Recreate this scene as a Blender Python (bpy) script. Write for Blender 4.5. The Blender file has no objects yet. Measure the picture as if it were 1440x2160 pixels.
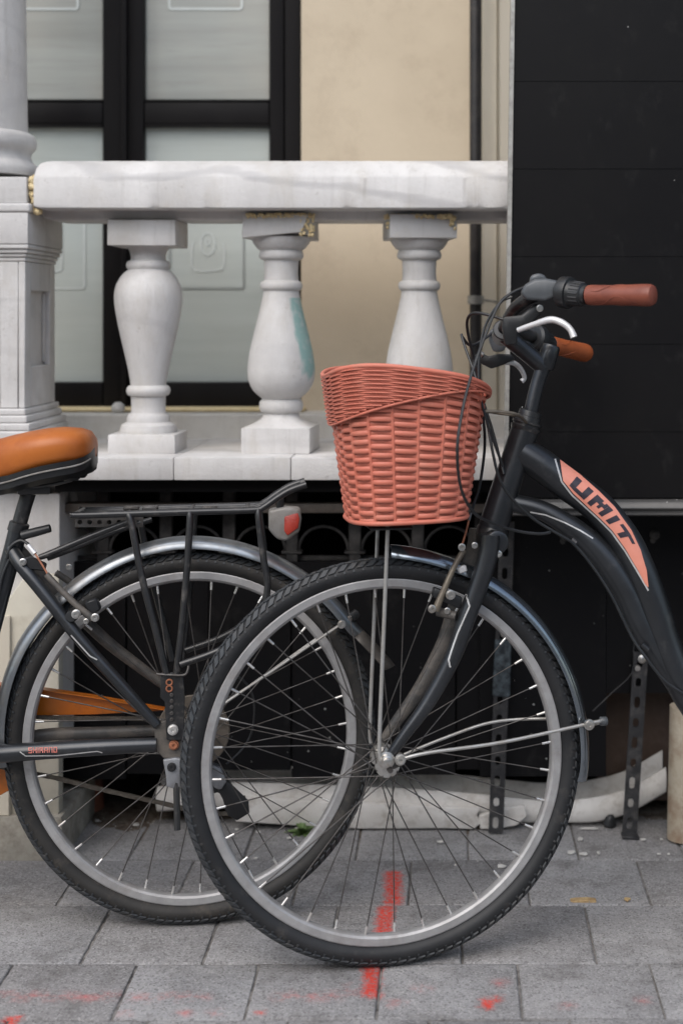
import bpy, bmesh, math, random
from mathutils import Vector, Matrix
from mathutils.bvhtree import BVHTree
random.seed(7)
R = math.radians
SC = bpy.context.scene
COL = SC.collection

# ------------------------------------------------------------------ camera, sky, sun, exposure
F, X0, Y0, H = 3000.0, 950.0, 664.0, 1.116      # focal length / principal point in photo pixels, eye height
cam = bpy.data.cameras.new('camera'); camo = bpy.data.objects.new('camera', cam); COL.objects.link(camo)
camo.location = (0, 0, H); camo.rotation_euler = (R(90), 0, 0)
cam.sensor_fit = 'HORIZONTAL'; cam.sensor_width = 24.0; cam.lens = 24.0 * F / 1440.0
cam.shift_x = (720 - X0) / 1440.0; cam.shift_y = (Y0 - 1080) / 1440.0
cam.clip_start = 0.05; cam.clip_end = 500
cam.dof.use_dof = True; cam.dof.focus_distance = 2.56; cam.dof.aperture_fstop = 2.3
SC.camera = camo

SUN_EL, SUN_AZ = 50, 205        # azimuth measured clockwise from +Y (behind the camera, a little left)
w = bpy.data.worlds.new('World'); SC.world = w; w.use_nodes = True
nt = w.node_tree; bg = nt.nodes['Background']
sky = nt.nodes.new('ShaderNodeTexSky'); sky.sky_type = 'NISHITA'; sky.sun_disc = False
sky.sun_elevation = R(SUN_EL); sky.sun_rotation = R(SUN_AZ); sky.dust_density = 2.5; sky.ozone_density = 1.0; sky.air_density = 1.3
hs = nt.nodes.new('ShaderNodeHueSaturation'); hs.inputs['Saturation'].default_value = 0.82   # overcast: the blue greyed out
nt.links.new(sky.outputs[0], hs.inputs['Color']); nt.links.new(hs.outputs[0], bg.inputs['Color'])
bg.inputs['Strength'].default_value = 0.15
sl = bpy.data.lights.new('sun', 'SUN'); so = bpy.data.objects.new('sun', sl); COL.objects.link(so)
sl.energy = 1.5; sl.angle = R(65); sl.color = (1.0, 0.985, 0.965)
az = R(SUN_AZ); el = R(SUN_EL)
sd = Vector((math.sin(az) * math.cos(el), math.cos(az) * math.cos(el), math.sin(el)))
so.rotation_euler = sd.to_track_quat('Z', 'Y').to_euler(); so.location = sd * 10
SC.view_settings.view_transform = 'Standard'; SC.view_settings.look = 'None'
SC.view_settings.exposure = 0.43; SC.view_settings.gamma = 1.0
SC.view_settings.use_curve_mapping = False

CAM = Vector((0, 0, H))
def ray(px, py): return Vector(((px - X0) / F, 1.0, -(py - Y0) / F))
def P(px, py, Z): return CAM + ray(px, py) * Z
def PX(px, Z): return (px - X0) / F * Z
def PH(py, Z): return H - (py - Y0) / F * Z
def GZ(py): return F * H / (py - Y0)

# ------------------------------------------------------------------ materials
def new_mat(name):
    m = bpy.data.materials.new(name); m.use_nodes = True
    n = m.node_tree.nodes; l = m.node_tree.links
    return m, n, l, n['Principled BSDF']
def N(n, t, **kw):
    o = n.new(t)
    for k, v in kw.items():
        if k in o.inputs: o.inputs[k].default_value = v
        else: setattr(o, k, v)
    return o
def noise(n, l, vec, scale, detail=6, rough=.6, dist=0):
    o = N(n, 'ShaderNodeTexNoise'); o.inputs['Scale'].default_value = scale; o.inputs['Detail'].default_value = detail
    o.inputs['Roughness'].default_value = rough; o.inputs['Distortion'].default_value = dist
    l.new(vec, o.inputs['Vector']); return o.outputs['Fac']
def ramp(n, l, fac, a, b, c0=(0, 0, 0, 1), c1=(1, 1, 1, 1)):
    o = n.new('ShaderNodeValToRGB'); e = o.color_ramp.elements
    e[0].position = a; e[0].color = c0; e[1].position = b; e[1].color = c1
    l.new(fac, o.inputs[0]); return o.outputs[0]
def mix(n, l, fac, a, b):
    o = n.new('ShaderNodeMix'); o.data_type = 'RGBA'
    if isinstance(fac, (int, float)): o.inputs[0].default_value = fac
    else: l.new(fac, o.inputs[0])
    for i, v in ((6, a), (7, b)):
        if isinstance(v, tuple): o.inputs[i].default_value = (v + (1,))[:4]
        else: l.new(v, o.inputs[i])
    return o.outputs[2]
def mathn(n, l, op, a, b=0.0, c=None):
    o = n.new('ShaderNodeMath'); o.operation = op
    for i, v in enumerate((a, b) if c is None else (a, b, c)):
        if isinstance(v, (int, float)): o.inputs[i].default_value = v
        else: l.new(v, o.inputs[i])
    return o.outputs[0]
def coords(n, l, kind='Object', scale=(1, 1, 1)):
    if kind == 'World': src = n.new('ShaderNodeNewGeometry').outputs['Position']
    else: src = n.new('ShaderNodeTexCoord').outputs['Object']
    mp = n.new('ShaderNodeMapping'); mp.inputs['Scale'].default_value = scale
    l.new(src, mp.inputs[0]); return mp.outputs[0]
def bump(n, l, h, strength, dist, bs):
    b = n.new('ShaderNodeBump'); b.inputs['Strength'].default_value = strength; b.inputs['Distance'].default_value = dist
    l.new(h, b.inputs['Height']); l.new(b.outputs[0], bs.inputs['Normal'])
MATS = {}
def surf(name, c1, c2=None, rough=.5, metal=0., scale=12., stretch=(1, 1, 1), bumps=.15, bdist=.002, bscale=120.,
         dust=None, dust_amt=.3, dust_scale=30., spec=.5, coat=0., rough_var=.12, kind='World', lo=.38, hi=.66):
    m, n, l, bs = new_mat(name)
    v = coords(n, l, kind, stretch)
    c2 = c2 or tuple(x * .75 for x in c1)
    f = ramp(n, l, noise(n, l, v, scale), lo, hi)
    col = mix(n, l, f, c1, c2)
    if dust:
        v2 = coords(n, l, kind)
        d = ramp(n, l, noise(n, l, v2, dust_scale, 8, .7), 1 - dust_amt - .25, 1 - dust_amt + .12)
        col = mix(n, l, d, col, dust)
        rr = mathn(n, l, 'MULTIPLY_ADD', d, .25, rough)
    else:
        rr = mathn(n, l, 'MULTIPLY_ADD', f, rough_var, rough - rough_var / 2)
    l.new(col, bs.inputs['Base Color']); l.new(rr, bs.inputs['Roughness'])
    bs.inputs['Metallic'].default_value = metal; bs.inputs['Specular IOR Level'].default_value = spec
    bs.inputs['Coat Weight'].default_value = coat; bs.inputs['Coat Roughness'].default_value = .15
    if bumps > 0:
        vb = coords(n, l, kind); bump(n, l, noise(n, l, vb, bscale, 5), bumps, bdist, bs)
    MATS[name] = m; return m

def flecked(name, c1, c2, rough, scale, thr, fleck=(.55, .55, .52), spec=.4, clus=6., patchy=.5, film=.12):
    """black paint with spattered pale flecks"""
    m, n, l, bs = new_mat(name)
    v = coords(n, l, 'World')
    base = mix(n, l, ramp(n, l, noise(n, l, v, 3.5), .35, .7), c1, c2)
    vo = n.new('ShaderNodeTexVoronoi'); vo.inputs['Scale'].default_value = scale; l.new(v, vo.inputs['Vector'])
    wn = n.new('ShaderNodeTexWhiteNoise'); l.new(vo.outputs['Position'], wn.inputs['Vector'])
    size = mathn(n, l, 'MULTIPLY', mathn(n, l, 'POWER', wn.outputs['Value'], 7.0), thr)
    near = mathn(n, l, 'LESS_THAN', vo.outputs['Distance'], size)
    cl = ramp(n, l, noise(n, l, v, clus, 3), patchy, patchy + .12)
    f = mathn(n, l, 'MULTIPLY', near, cl)
    du = ramp(n, l, noise(n, l, coords(n, l, 'World', (1, 1, .6)), 22, 9, .75), .56, .80)
    base = mix(n, l, mathn(n, l, 'MULTIPLY', du, film), base, (.16, .155, .14))
    l.new(mix(n, l, f, base, fleck), bs.inputs['Base Color'])
    l.new(mathn(n, l, 'MULTIPLY_ADD', du, .3, rough), bs.inputs['Roughness']); bs.inputs['Specular IOR Level'].default_value = spec
    bump(n, l, noise(n, l, v, 14, 3), .05, .004, bs)
    MATS[name] = m; return m

surf('cream_wall', (.60, .51, .385), (.54, .455, .34), rough=.85, scale=3.2, bumps=.25, bscale=55, bdist=.003, dust=(.42, .34, .25), dust_amt=.24, dust_scale=6, spec=.2)
surf('cream_trim', (.66, .61, .51), (.58, .53, .44), rough=.8, scale=6, stretch=(1, 1, .2), bumps=.1, spec=.2)
surf('cream_base', (.60, .57, .48), (.50, .47, .40), rough=.85, scale=5, bumps=.2, dust=(.34, .30, .23), dust_amt=.26, dust_scale=14, spec=.2)
surf('plinth_stone', (.44, .41, .35), (.31, .29, .25), rough=.9, scale=14, bumps=.5, bdist=.004, bscale=70, dust=(.18, .15, .12), dust_amt=.3, dust_scale=34, spec=.2)
surf('black_door', (.007, .006, .0065), (.010, .009, .009), rough=.5, spec=.15, scale=8, stretch=(1, 1, .15), bumps=.05)
surf('black_pipe', (.012, .011, .012), (.03, .026, .024), rough=.5, scale=20, bumps=.1, dust=(.10, .09, .08), dust_amt=.22)
surf('pipe_clamp', (.42, .41, .38), (.28, .27, .25), rough=.5, metal=.5, scale=60)
surf('foam', (.84, .69, .42), (.74, .58, .32), rough=.9, scale=60, bumps=.9, bdist=.006, bscale=160, spec=.2)
surf('iron', (.018, .017, .0165), (.028, .025, .024), rough=.55, scale=25, dust=(.13, .12, .11), dust_amt=.30, dust_scale=20)
surf('beam_steel', (.11, .09, .075), (.07, .055, .045), rough=.55, scale=9, stretch=(.3, 1, 1), dust=(.2, .17, .14), dust_amt=.3)
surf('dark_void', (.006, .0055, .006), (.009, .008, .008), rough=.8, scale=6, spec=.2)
surf('brown_board', (.085, .052, .035), (.05, .03, .022), rough=.7, scale=7, stretch=(1, 1, .25), dust=(.13, .1, .08), dust_amt=.25)
surf('rust_pipe', (.22, .075, .04), (.10, .045, .03), rough=.75, scale=26, bumps=.4, bscale=70)
surf('cream_pipe', (.54, .49, .39), (.44, .38, .29), rough=.6, scale=9, stretch=(1, 1, .4), dust=(.2, .1, .05), dust_amt=.3, dust_scale=18)
surf('white_plastic', (.76, .735, .70), (.62, .59, .55), rough=.5, scale=9, bumps=.08, dust=(.25, .20, .15), dust_amt=.26, dust_scale=26)
surf('beige_plastic', (.46, .42, .36), (.33, .29, .24), rough=.6, scale=9, bumps=.08, dust=(.2, .16, .12), dust_amt=.3, dust_scale=22)
surf('slot_steel', (.022, .022, .024), (.04, .04, .042), rough=.45, scale=30, dust=(.14, .13, .12), dust_amt=.25, dust_scale=50, bumps=.1)
surf('blue_tape', (.018, .024, .03), (.10, .125, .14), rough=.22, scale=50, bumps=.4)
surf('rubber', (.010, .0105, .012), (.017, .0175, .019), rough=.6, scale=18, dust=(.085, .076, .068), dust_amt=.18, dust_scale=24, bumps=.12, bscale=260, bdist=.0008, spec=.45)
surf('tread_rubber', (.036, .040, .045), (.022, .024, .026), rough=.5, scale=30, dust=(.12, .108, .095), dust_amt=.22, dust_scale=40, bumps=.1, bscale=300, bdist=.0006)
surf('dusty_rubber', (.011, .0105, .010), (.022, .020, .018), rough=.65, scale=14, dust=(.10, .084, .068), dust_amt=.22, dust_scale=26, bumps=.12, bscale=260, bdist=.0008)
surf('alloy', (.39, .385, .385), (.31, .305, .305), rough=.5, metal=.45, scale=30, bumps=.03, bscale=400, bdist=.0003, dust=(.24, .215, .20), dust_amt=.24, dust_scale=18)
surf('spoke_steel', (.12, .115, .112), (.075, .066, .06), rough=.5, metal=.7, scale=40, bumps=0)
surf('nipple_steel', (.75, .74, .72), (.6, .58, .55), rough=.3, metal=.7, scale=60, bumps=0)
surf('chrome', (.62, .61, .59), (.45, .42, .38), rough=.28, metal=.9, scale=60, bumps=0, dust=(.3, .25, .2), dust_amt=.2, dust_scale=60)
surf('rod_steel', (.46, .455, .44), (.36, .34, .31), rough=.4, metal=.6, scale=40, bumps=0)
surf('charcoal_paint', (.036, .039, .044), (.024, .026, .029), rough=.33, metal=.5, scale=10, dust=(.10, .097, .095), dust_amt=.18, dust_scale=26, bumps=.05, bscale=500, bdist=.0003, coat=.25, spec=.55)
surf('charcoal_dusty', (.045, .043, .042), (.075, .068, .06), rough=.5, scale=22, dust=(.17, .145, .12), dust_amt=.30, dust_scale=30, bumps=.05, bscale=500, bdist=.0003)
surf('black_metal', (.011, .0115, .013), (.020, .020, .021), rough=.32, scale=30, dust=(.16, .145, .13), dust_amt=.20, dust_scale=40, bumps=.08, bscale=200, bdist=.0006, spec=.6)
surf('black_plastic', (.011, .0115, .013), (.018, .019, .020), rough=.42, scale=30, bumps=.05, dust=(.1, .1, .1), dust_amt=.14)
surf('grey_plastic', (.085, .092, .10), (.06, .065, .07), rough=.42, scale=30, bumps=.05)
surf('lever_silver', (.74, .73, .73), (.6, .59, .58), rough=.38, metal=.35, scale=40, bumps=0)
surf('fender_silver', (.30, .325, .35), (.17, .18, .19), rough=.30, metal=.8, scale=9, dust=(.22, .19, .16), dust_amt=.28, dust_scale=16, bumps=.05, bscale=90, bdist=.0008)
surf('fender_black', (.30, .335, .37), (.22, .245, .27), rough=.20, metal=.92, scale=14, coat=.3, dust=(.12, .10, .085), dust_amt=.12, dust_scale=18, bumps=.03)
surf('fender_dusty', (.055, .048, .042), (.09, .078, .066), rough=.5, scale=20, dust=(.14, .12, .10), dust_amt=.22, bumps=.1)
surf('basket_plastic', (.60, .185, .125), (.52, .145, .095), rough=.46, scale=9, bumps=.05, bscale=300, bdist=.0005, spec=.4, dust=(.56, .25, .18), dust_amt=.24, dust_scale=18)
surf('basket_gap_shade', (.30, .06, .035), (.24, .046, .026), rough=.6, scale=14, bumps=0)  # darker copy of the basket red: shade behind the weave put into the colour
surf('saddle_leather', (.43, .125, .022), (.30, .075, .013), rough=.46, scale=9, bumps=.15, bscale=350, bdist=.0006, spec=.4)
surf('grip_brown', (.22, .060, .034), (.16, .040, .024), rough=.5, scale=30, bumps=.1, bscale=300, bdist=.0006)
surf('grip_tan', (.34, .085, .026), (.26, .062, .018), rough=.45, scale=30, bumps=.1, bscale=300, bdist=.0006)
surf('guard_orange', (.64, .18, .014), (.50, .12, .012), rough=.30, metal=.1, scale=8, dust=(.16, .07, .03), dust_amt=.28, dust_scale=14, coat=.3, bumps=.04)
surf('decal_pink', (.68, .27, .20), (.62, .22, .15), rough=.45, scale=20, bumps=0)
surf('decal_silver', (.55, .55, .54), (.4, .4, .4), rough=.35, scale=90, bumps=0, metal=.3)
surf('decal_black', (.025, .02, .03), (.035, .03, .04), rough=.4, scale=40, bumps=0)
surf('decal_red', (.55, .16, .12), (.35, .1, .08), rough=.5, scale=200, bumps=0)
surf('lamp_housing', (.27, .26, .245), (.18, .17, .16), rough=.4, scale=30, bumps=.1, dust=(.2, .17, .14), dust_amt=.3)
surf('red_lens', (.48, .055, .03), (.36, .03, .02), rough=.22, scale=60, bumps=.6, bscale=400, coat=.4)
surf('tan_plastic', (.15, .125, .10), (.09, .075, .06), rough=.5, scale=30)
surf('brake_bronze', (.20, .17, .13), (.12, .1, .08), rough=.45, metal=.4, scale=40, bumps=.05)
surf('kick_grey', (.30, .31, .33), (.2, .2, .21), rough=.4, metal=.5, scale=40)
surf('orange_rust', (.32, .12, .06), (.2, .07, .035), rough=.6, scale=90)
surf('chain_steel', (.10, .085, .07), (.05, .045, .04), rough=.45, metal=.6, scale=90, dust=(.25, .22, .18), dust_amt=.3, dust_scale=90)
surf('leaf_green', (.10, .17, .05), (.15, .22, .08), rough=.5, scale=60, bumps=.1)
surf('dry_leaf', (.50, .36, .18), (.35, .22, .1), rough=.7, scale=90)
surf('grit_grey', (.40, .39, .37), (.22, .21, .20), rough=.9, scale=300, bumps=0)
surf('flake_white', (.66, .64, .60), (.5, .48, .45), rough=.7, scale=60)
surf('soil', (.10, .075, .058), (.20, .17, .14), rough=.95, scale=60, bumps=.9, bdist=.01, bscale=140, spec=.1)
surf('bedding', (.25, .238, .225), (.12, .11, .102), rough=.95, scale=50, bumps=.8, bdist=.006, bscale=180, dust=(.30, .28, .25), dust_amt=.2, dust_scale=120, spec=.1)
surf('ground_grey', (.20, .19, .185), (.14, .135, .13), rough=.9, scale=5, bumps=.3)
surf('unseen_house_plaster', (.62, .59, .54), (.54, .51, .47), rough=.9, scale=2, bumps=.2)
surf('unseen_house_window', (.03, .035, .04), (.05, .055, .06), rough=.15, scale=2, bumps=0)
flecked('black_sheet', (.0065, .0065, .0075), (.009, .0085, .009), .42, 70, .14, patchy=.5, clus=4., spec=.14)
flecked('black_board', (.0065, .0062, .0068), (.009, .0085, .0085), .40, 34, .06, patchy=.50, clus=3., spec=.14, film=.06)
flecked('channel_metal', (.05, .05, .05), (.09, .085, .08), .35, 120, .22, patchy=.35, clus=8., fleck=(.6, .58, .55))

def marble(name, vein=1.0, green=None, c1=(.62, .605, .59), c2=(.49, .475, .46)):
    m, n, l, bs = new_mat(name)
    v = coords(n, l, 'World')
    col = mix(n, l, ramp(n, l, noise(n, l, coords(n, l, 'World', (1, 1, .35)), 9, 5), .35, .7), c1, c2)
    # veins running obliquely through the block
    wv = n.new('ShaderNodeTexWave'); wv.wave_type = 'BANDS'; wv.bands_direction = 'DIAGONAL'
    wv.inputs['Scale'].default_value = 1.5; wv.inputs['Distortion'].default_value = 9; wv.inputs['Detail'].default_value = 5; wv.inputs['Detail Scale'].default_value = 1.6
    l.new(coords(n, l, 'World', (.55, 1, 2.2)), wv.inputs['Vector'])
    ve = ramp(n, l, wv.outputs['Fac'], .0, .16, (1, 1, 1, 1), (0, 0, 0, 1))
    col = mix(n, l, mathn(n, l, 'MULTIPLY', ve, .55 * vein), col, (.36, .35, .35))
    # weather streaks and grime specks
    st = ramp(n, l, noise(n, l, coords(n, l, 'World', (1, 1, .07)), 42, 6, .7), .56, .78)
    col = mix(n, l, mathn(n, l, 'MULTIPLY', st, .5), col, (.33, .31, .28))
    wm = ramp(n, l, noise(n, l, coords(n, l, 'World', (1, 1, .5)), 13, 7, .7), .52, .72)
    col = mix(n, l, mathn(n, l, 'MULTIPLY', wm, .45), col, (.45, .415, .36))
    gr = ramp(n, l, noise(n, l, v, 62, 9, .78), .60, .72)
    col = mix(n, l, mathn(n, l, 'MULTIPLY', gr, .6), col, (.27, .24, .21))
    if green:
        sx = n.new('ShaderNodeSeparateXYZ'); l.new(n.new('ShaderNodeNewGeometry').outputs['Position'], sx.inputs[0])
        xx, zz = sx.outputs[0], sx.outputs[2]
        cx, ztop, zbot = green
        wob = mathn(n, l, 'MULTIPLY', mathn(n, l, 'SUBTRACT', noise(n, l, coords(n, l, 'World', (1, 1, .5)), 38, 4), .5), .03)
        # a run of paint that drifts outwards as it goes down
        edge = mathn(n, l, 'MULTIPLY_ADD', mathn(n, l, 'SUBTRACT', ztop, zz), .19, cx)
        a = ramp(n, l, mathn(n, l, 'SUBTRACT', mathn(n, l, 'ADD', xx, wob), edge), 0, .006)
        b = mathn(n, l, 'LESS_THAN', zz, ztop)
        c = ramp(n, l, mathn(n, l, 'SUBTRACT', mathn(n, l, 'ADD', zz, mathn(n, l, 'MULTIPLY', wob, 3)), zbot), 0, .012)
        g = mathn(n, l, 'MULTIPLY', mathn(n, l, 'MULTIPLY', a, b), c)
        g = mathn(n, l, 'MULTIPLY', g, ramp(n, l, noise(n, l, v, 60, 4), .30, .5, (.55, .55, .55, 1), (.95, .95, .95, 1)))
        col = mix(n, l, g, col, (.235, .38, .36))
    l.new(col, bs.inputs['Base Color']); bs.inputs['Roughness'].default_value = .55; bs.inputs['Specular IOR Level'].default_value = .35
    bump(n, l, noise(n, l, v, 75, 9, .72), .45, .0035, bs)
    MATS[name] = m; return m
marble('marble', 1.0)
marble('marble_plain', .35)
marble('marble_floor', .5, c1=(.62, .595, .55), c2=(.50, .475, .43))

def glass_frosted(name, ca, cb, warm):
    m, n, l, bs = new_mat(name)
    col = mix(n, l, ramp(n, l, noise(n, l, coords(n, l, 'World', (.25, 1, 3.2)), 7, 5), .3, .72), ca, cb)
    s = ramp(n, l, noise(n, l, coords(n, l, 'World', (.6, 1, 9)), 5, 6, .7), .58, .74)
    col = mix(n, l, mathn(n, l, 'MULTIPLY', s, .5 * warm), col, (.25, .24, .205))
    sx = n.new('ShaderNodeSeparateXYZ'); l.new(n.new('ShaderNodeNewGeometry').outputs['Position'], sx.inputs[0])
    col = mix(n, l, ramp(n, l, noise(n, l, coords(n, l, 'World', (1, 1, .8)), 2.6, 3), .42, .68), col, mix(n, l, .5 * warm, col, (.46, .42, .35)))
    sm = ramp(n, l, noise(n, l, coords(n, l, 'World', (.5, 1, 2.6)), 16, 8, .75), .60, .74)
    col = mix(n, l, mathn(n, l, 'MULTIPLY', sm, .35 * warm), col, (.20, .195, .175))
    l.new(col, bs.inputs['Base Color']); bs.inputs['Roughness'].default_value = .26
    bump(n, l, noise(n, l, coords(n, l, 'World'), 7, 2), .06, .01, bs)
    MATS[name] = m
glass_frosted('streaky_glass', (.385, .395, .365), (.30, .305, .28), 1.0)      # upper panes, brown paper streaks behind
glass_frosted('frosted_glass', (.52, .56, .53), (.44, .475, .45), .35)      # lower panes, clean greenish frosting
surf('etched', (.58, .61, .585), (.52, .55, .53), rough=.5, scale=30, bumps=0)

def paver_mat():
    m, n, l, bs = new_mat('paver')
    g = n.new('ShaderNodeNewGeometry'); pos = g.outputs['Position']
    v = coords(n, l, 'World')
    oi = n.new('ShaderNodeObjectInfo')
    base = mix(n, l, ramp(n, l, noise(n, l, v, 7, 6), .33, .68), (.365, .359, .361), (.24, .235, .235))
    base = mix(n, l, mathn(n, l, 'MULTIPLY', oi.outputs['Random'], .75), base, (.205, .194, .19))
    fine = noise(n, l, v, 260, 4, .7)
    base = mix(n, l, mathn(n, l, 'MULTIPLY', ramp(n, l, fine, .50, .72), .6), base, (.36, .352, .345))
    base = mix(n, l, mathn(n, l, 'MULTIPLY', ramp(n, l, noise(n, l, v, 210, 4, .7), .56, .72), .6), base, (.10, .093, .09))
    # exposed aggregate: every grain a little lighter or darker than the next
    vg = n.new('ShaderNodeTexVoronoi'); vg.inputs['Scale'].default_value = 300; l.new(v, vg.inputs['Vector'])
    wg = n.new('ShaderNodeTexWhiteNoise'); l.new(vg.outputs['Position'], wg.inputs['Vector'])
    base = mix(n, l, mathn(n, l, 'MULTIPLY', ramp(n, l, wg.outputs['Value'], .72, .98), .55), base, (.42, .41, .40))
    base = mix(n, l, mathn(n, l, 'MULTIPLY', ramp(n, l, wg.outputs['Value'], .03, .26, (1, 1, 1, 1), (0, 0, 0, 1)), .55), base, (.09, .085, .083))
    # cement smears and foot-worn pale patches
    base = mix(n, l, mathn(n, l, 'MULTIPLY', ramp(n, l, noise(n, l, coords(n, l, 'World', (.7, 1.3, 1)), 24, 9, .72), .54, .70), .5), base, (.40, .388, .375))
    base = mix(n, l, mathn(n, l, 'MULTIPLY', ramp(n, l, noise(n, l, coords(n, l, 'World', (1.2, .8, 1)), 33, 9, .74), .57, .72), .55), base, (.12, .112, .108))
    sx = n.new('ShaderNodeSeparateXYZ'); l.new(pos, sx.inputs[0]); X, Y = sx.outputs[0], sx.outputs[1]
    # dirt trodden in: dark blotches, more of them close to the wall where nobody sweeps
    wall = mathn(n, l, 'MULTIPLY', ramp(n, l, Y, 2.55, 3.05), .12)
    dn = ramp(n, l, mathn(n, l, 'ADD', noise(n, l, v, 11, 8, .68), wall), .52, .74)
    base = mix(n, l, mathn(n, l, 'MULTIPLY', dn, .68), base, (.095, .086, .08))
    # worn red spray marks on the paving
    wob = mathn(n, l, 'MULTIPLY', mathn(n, l, 'SUBTRACT', noise(n, l, v, 55, 4, .65), .5), .035)
    def box(x0, x1, y0, y1, slant=0.0, soft=.007):
        xs = mathn(n, l, 'ADD', mathn(n, l, 'MULTIPLY_ADD', mathn(n, l, 'SUBTRACT', Y, (y0 + y1) / 2), -slant, X), wob)
        ys = mathn(n, l, 'ADD', Y, wob)
        cx = mathn(n, l, 'ABSOLUTE', mathn(n, l, 'SUBTRACT', xs, (x0 + x1) / 2))
        cy = mathn(n, l, 'ABSOLUTE', mathn(n, l, 'SUBTRACT', ys, (y0 + y1) / 2))
        a = ramp(n, l, cx, max((x1 - x0) / 2 - soft, 0), (x1 - x0) / 2 + soft, (1, 1, 1, 1), (0, 0, 0, 1))
        b = ramp(n, l, cy, max((y1 - y0) / 2 - soft, 0), (y1 - y0) / 2 + soft, (1, 1, 1, 1), (0, 0, 0, 1))
        return mathn(n, l, 'MULTIPLY', a, b)
    def pxbox(px0, px1, py0, py1, **k):
        za, zb = GZ(py1), GZ(py0); zm = (za + zb) / 2
        return box(PX(px0, zm), PX(px1, zm), za, zb, **k)
    strong = None; faint = None
    for a in ((812, 846, 1838, 1908), (794, 829, 1912, 1978), (766, 802, 2030, 2106), (1014, 1040, 2106, 2128), (1040, 1058, 2102, 2112),
              (8, 40, 2145, 2162), (536, 556, 2136, 2142)):
        o = pxbox(*a, slant=-.05 if a[0] in (812, 796, 766) else 0)
        strong = o if strong is None else mathn(n, l, 'MAXIMUM', strong, o)
    for a in ((-60, 255, 2095, 2111), (270, 440, 2095, 2109), (580, 720, 2096, 2112), (725, 770, 2080, 2100), (1180, 1210, 2118, 2126), (1345, 1375, 2106, 2116),
              (1040, 1070, 2068, 2080), (870, 905, 2080, 2090), (820, 850, 2110, 2120), (250, 275, 2135, 2142), (375, 400, 2134, 2140), (445, 470, 2132, 2139)):
        o = pxbox(*a, soft=.012)
        faint = o if faint is None else mathn(n, l, 'MAXIMUM', faint, o)
    worn = ramp(n, l, noise(n, l, v, 120, 7, .75), .34, .54)
    worn2 = ramp(n, l, noise(n, l, v, 30, 8, .75), .44, .66)
    fs = mathn(n, l, 'MULTIPLY', strong, mathn(n, l, 'MULTIPLY', worn, .92))
    ff = mathn(n, l, 'MULTIPLY', faint, mathn(n, l, 'MULTIPLY', worn2, .62))
    base = mix(n, l, ff, base, (.60, .10, .09))
    base = mix(n, l, fs, base, (.68, .045, .022))
    l.new(base, bs.inputs['Base Color'])
    bs.inputs['Roughness'].default_value = .82; bs.inputs['Specular IOR Level'].default_value = .3
    hh = mathn(n, l, 'ADD', mathn(n, l, 'MULTIPLY', fine, .6), noise(n, l, v, 40, 6))
    bump(n, l, hh, .7, .005, bs)
    MATS['paver'] = m
paver_mat()

# ------------------------------------------------------------------ mesh helpers
def empty(name, loc, label=None, cat=None, group=None):
    o = bpy.data.objects.new(name, None); COL.objects.link(o); o.location = loc; o.empty_display_size = .05
    if label: tag(o, label, cat, group)
    return o
def tag(o, label=None, cat=None, group=None, kind=None):
    if label: o['label'] = label
    if cat: o['category'] = cat
    if group: o['group'] = group
    if kind: o['kind'] = kind
    return o
def root_loc(o):
    while o.parent: o = o.parent
    return o.location
def build(name, vf, mat, parent=None, smooth=True, angle=40, local=False, mats=None, midx=None):
    v, f = vf
    me = bpy.data.meshes.new(name)
    off = Vector((0, 0, 0))
    loc = Vector((0, 0, 0))
    if not local:
        if parent: off = root_loc(parent)
        else:
            xs = [q[0] for q in v]; ys = [q[1] for q in v]; zs = [q[2] for q in v]
            off = Vector(((min(xs) + max(xs)) / 2, (min(ys) + max(ys)) / 2, min(zs))); loc = off
    me.from_pydata([tuple(Vector(q) - off) for q in v], [], f)
    if midx: 
        for i, p in enumerate(me.polygons): p.material_index = midx[i]
    for x in (mats or [mat]): me.materials.append(MATS[x])
    bm = bmesh.new(); bm.from_mesh(me); bmesh.ops.recalc_face_normals(bm, faces=bm.faces); bm.to_mesh(me); bm.free()
    if smooth:
        me.polygons.foreach_set('use_smooth', [True] * len(me.polygons)); me.set_sharp_from_angle(angle=R(angle))
    o = bpy.data.objects.new(name, me); COL.objects.link(o); o.location = loc
    if parent: o.parent = parent
    return o
def join(*vfs):
    V, Fs = [], []
    for v, f in vfs:
        k = len(V); V += [Vector(q) for q in v]; Fs += [tuple(i + k for i in q) for q in f]
    return V, Fs
def xform(vf, M): return [M @ Vector(q) for q in vf[0]], vf[1]
def box(x0, x1, y0, y1, z0, z1, bev=0.0, seg=1, jitter=0.0):
    bm = bmesh.new(); bmesh.ops.create_cube(bm, size=1)
    for q in bm.verts:
        q.co = Vector((x0 + (q.co.x + .5) * (x1 - x0), y0 + (q.co.y + .5) * (y1 - y0), z0 + (q.co.z + .5) * (z1 - z0)))
    if bev > 0: bmesh.ops.bevel(bm, geom=bm.edges[:], offset=bev, segments=seg, profile=.6, affect='EDGES')
    if jitter:
        for q in bm.verts: q.co += Vector((random.uniform(-1, 1), random.uniform(-1, 1), random.uniform(-1, 1))) * jitter
    bm.verts.index_update()
    r = [q.co.copy() for q in bm.verts], [tuple(x.index for x in f.verts) for f in bm.faces]
    bm.free(); return r
def pbox(px0, py0, px1, py1, Z, depth, bev=0.0, seg=1):
    """box whose front face, at distance Z, covers this rectangle of the photo"""
    return box(PX(px0, Z), PX(px1, Z), Z, Z + depth, PH(py1, Z), PH(py0, Z), bev, seg)
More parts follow.
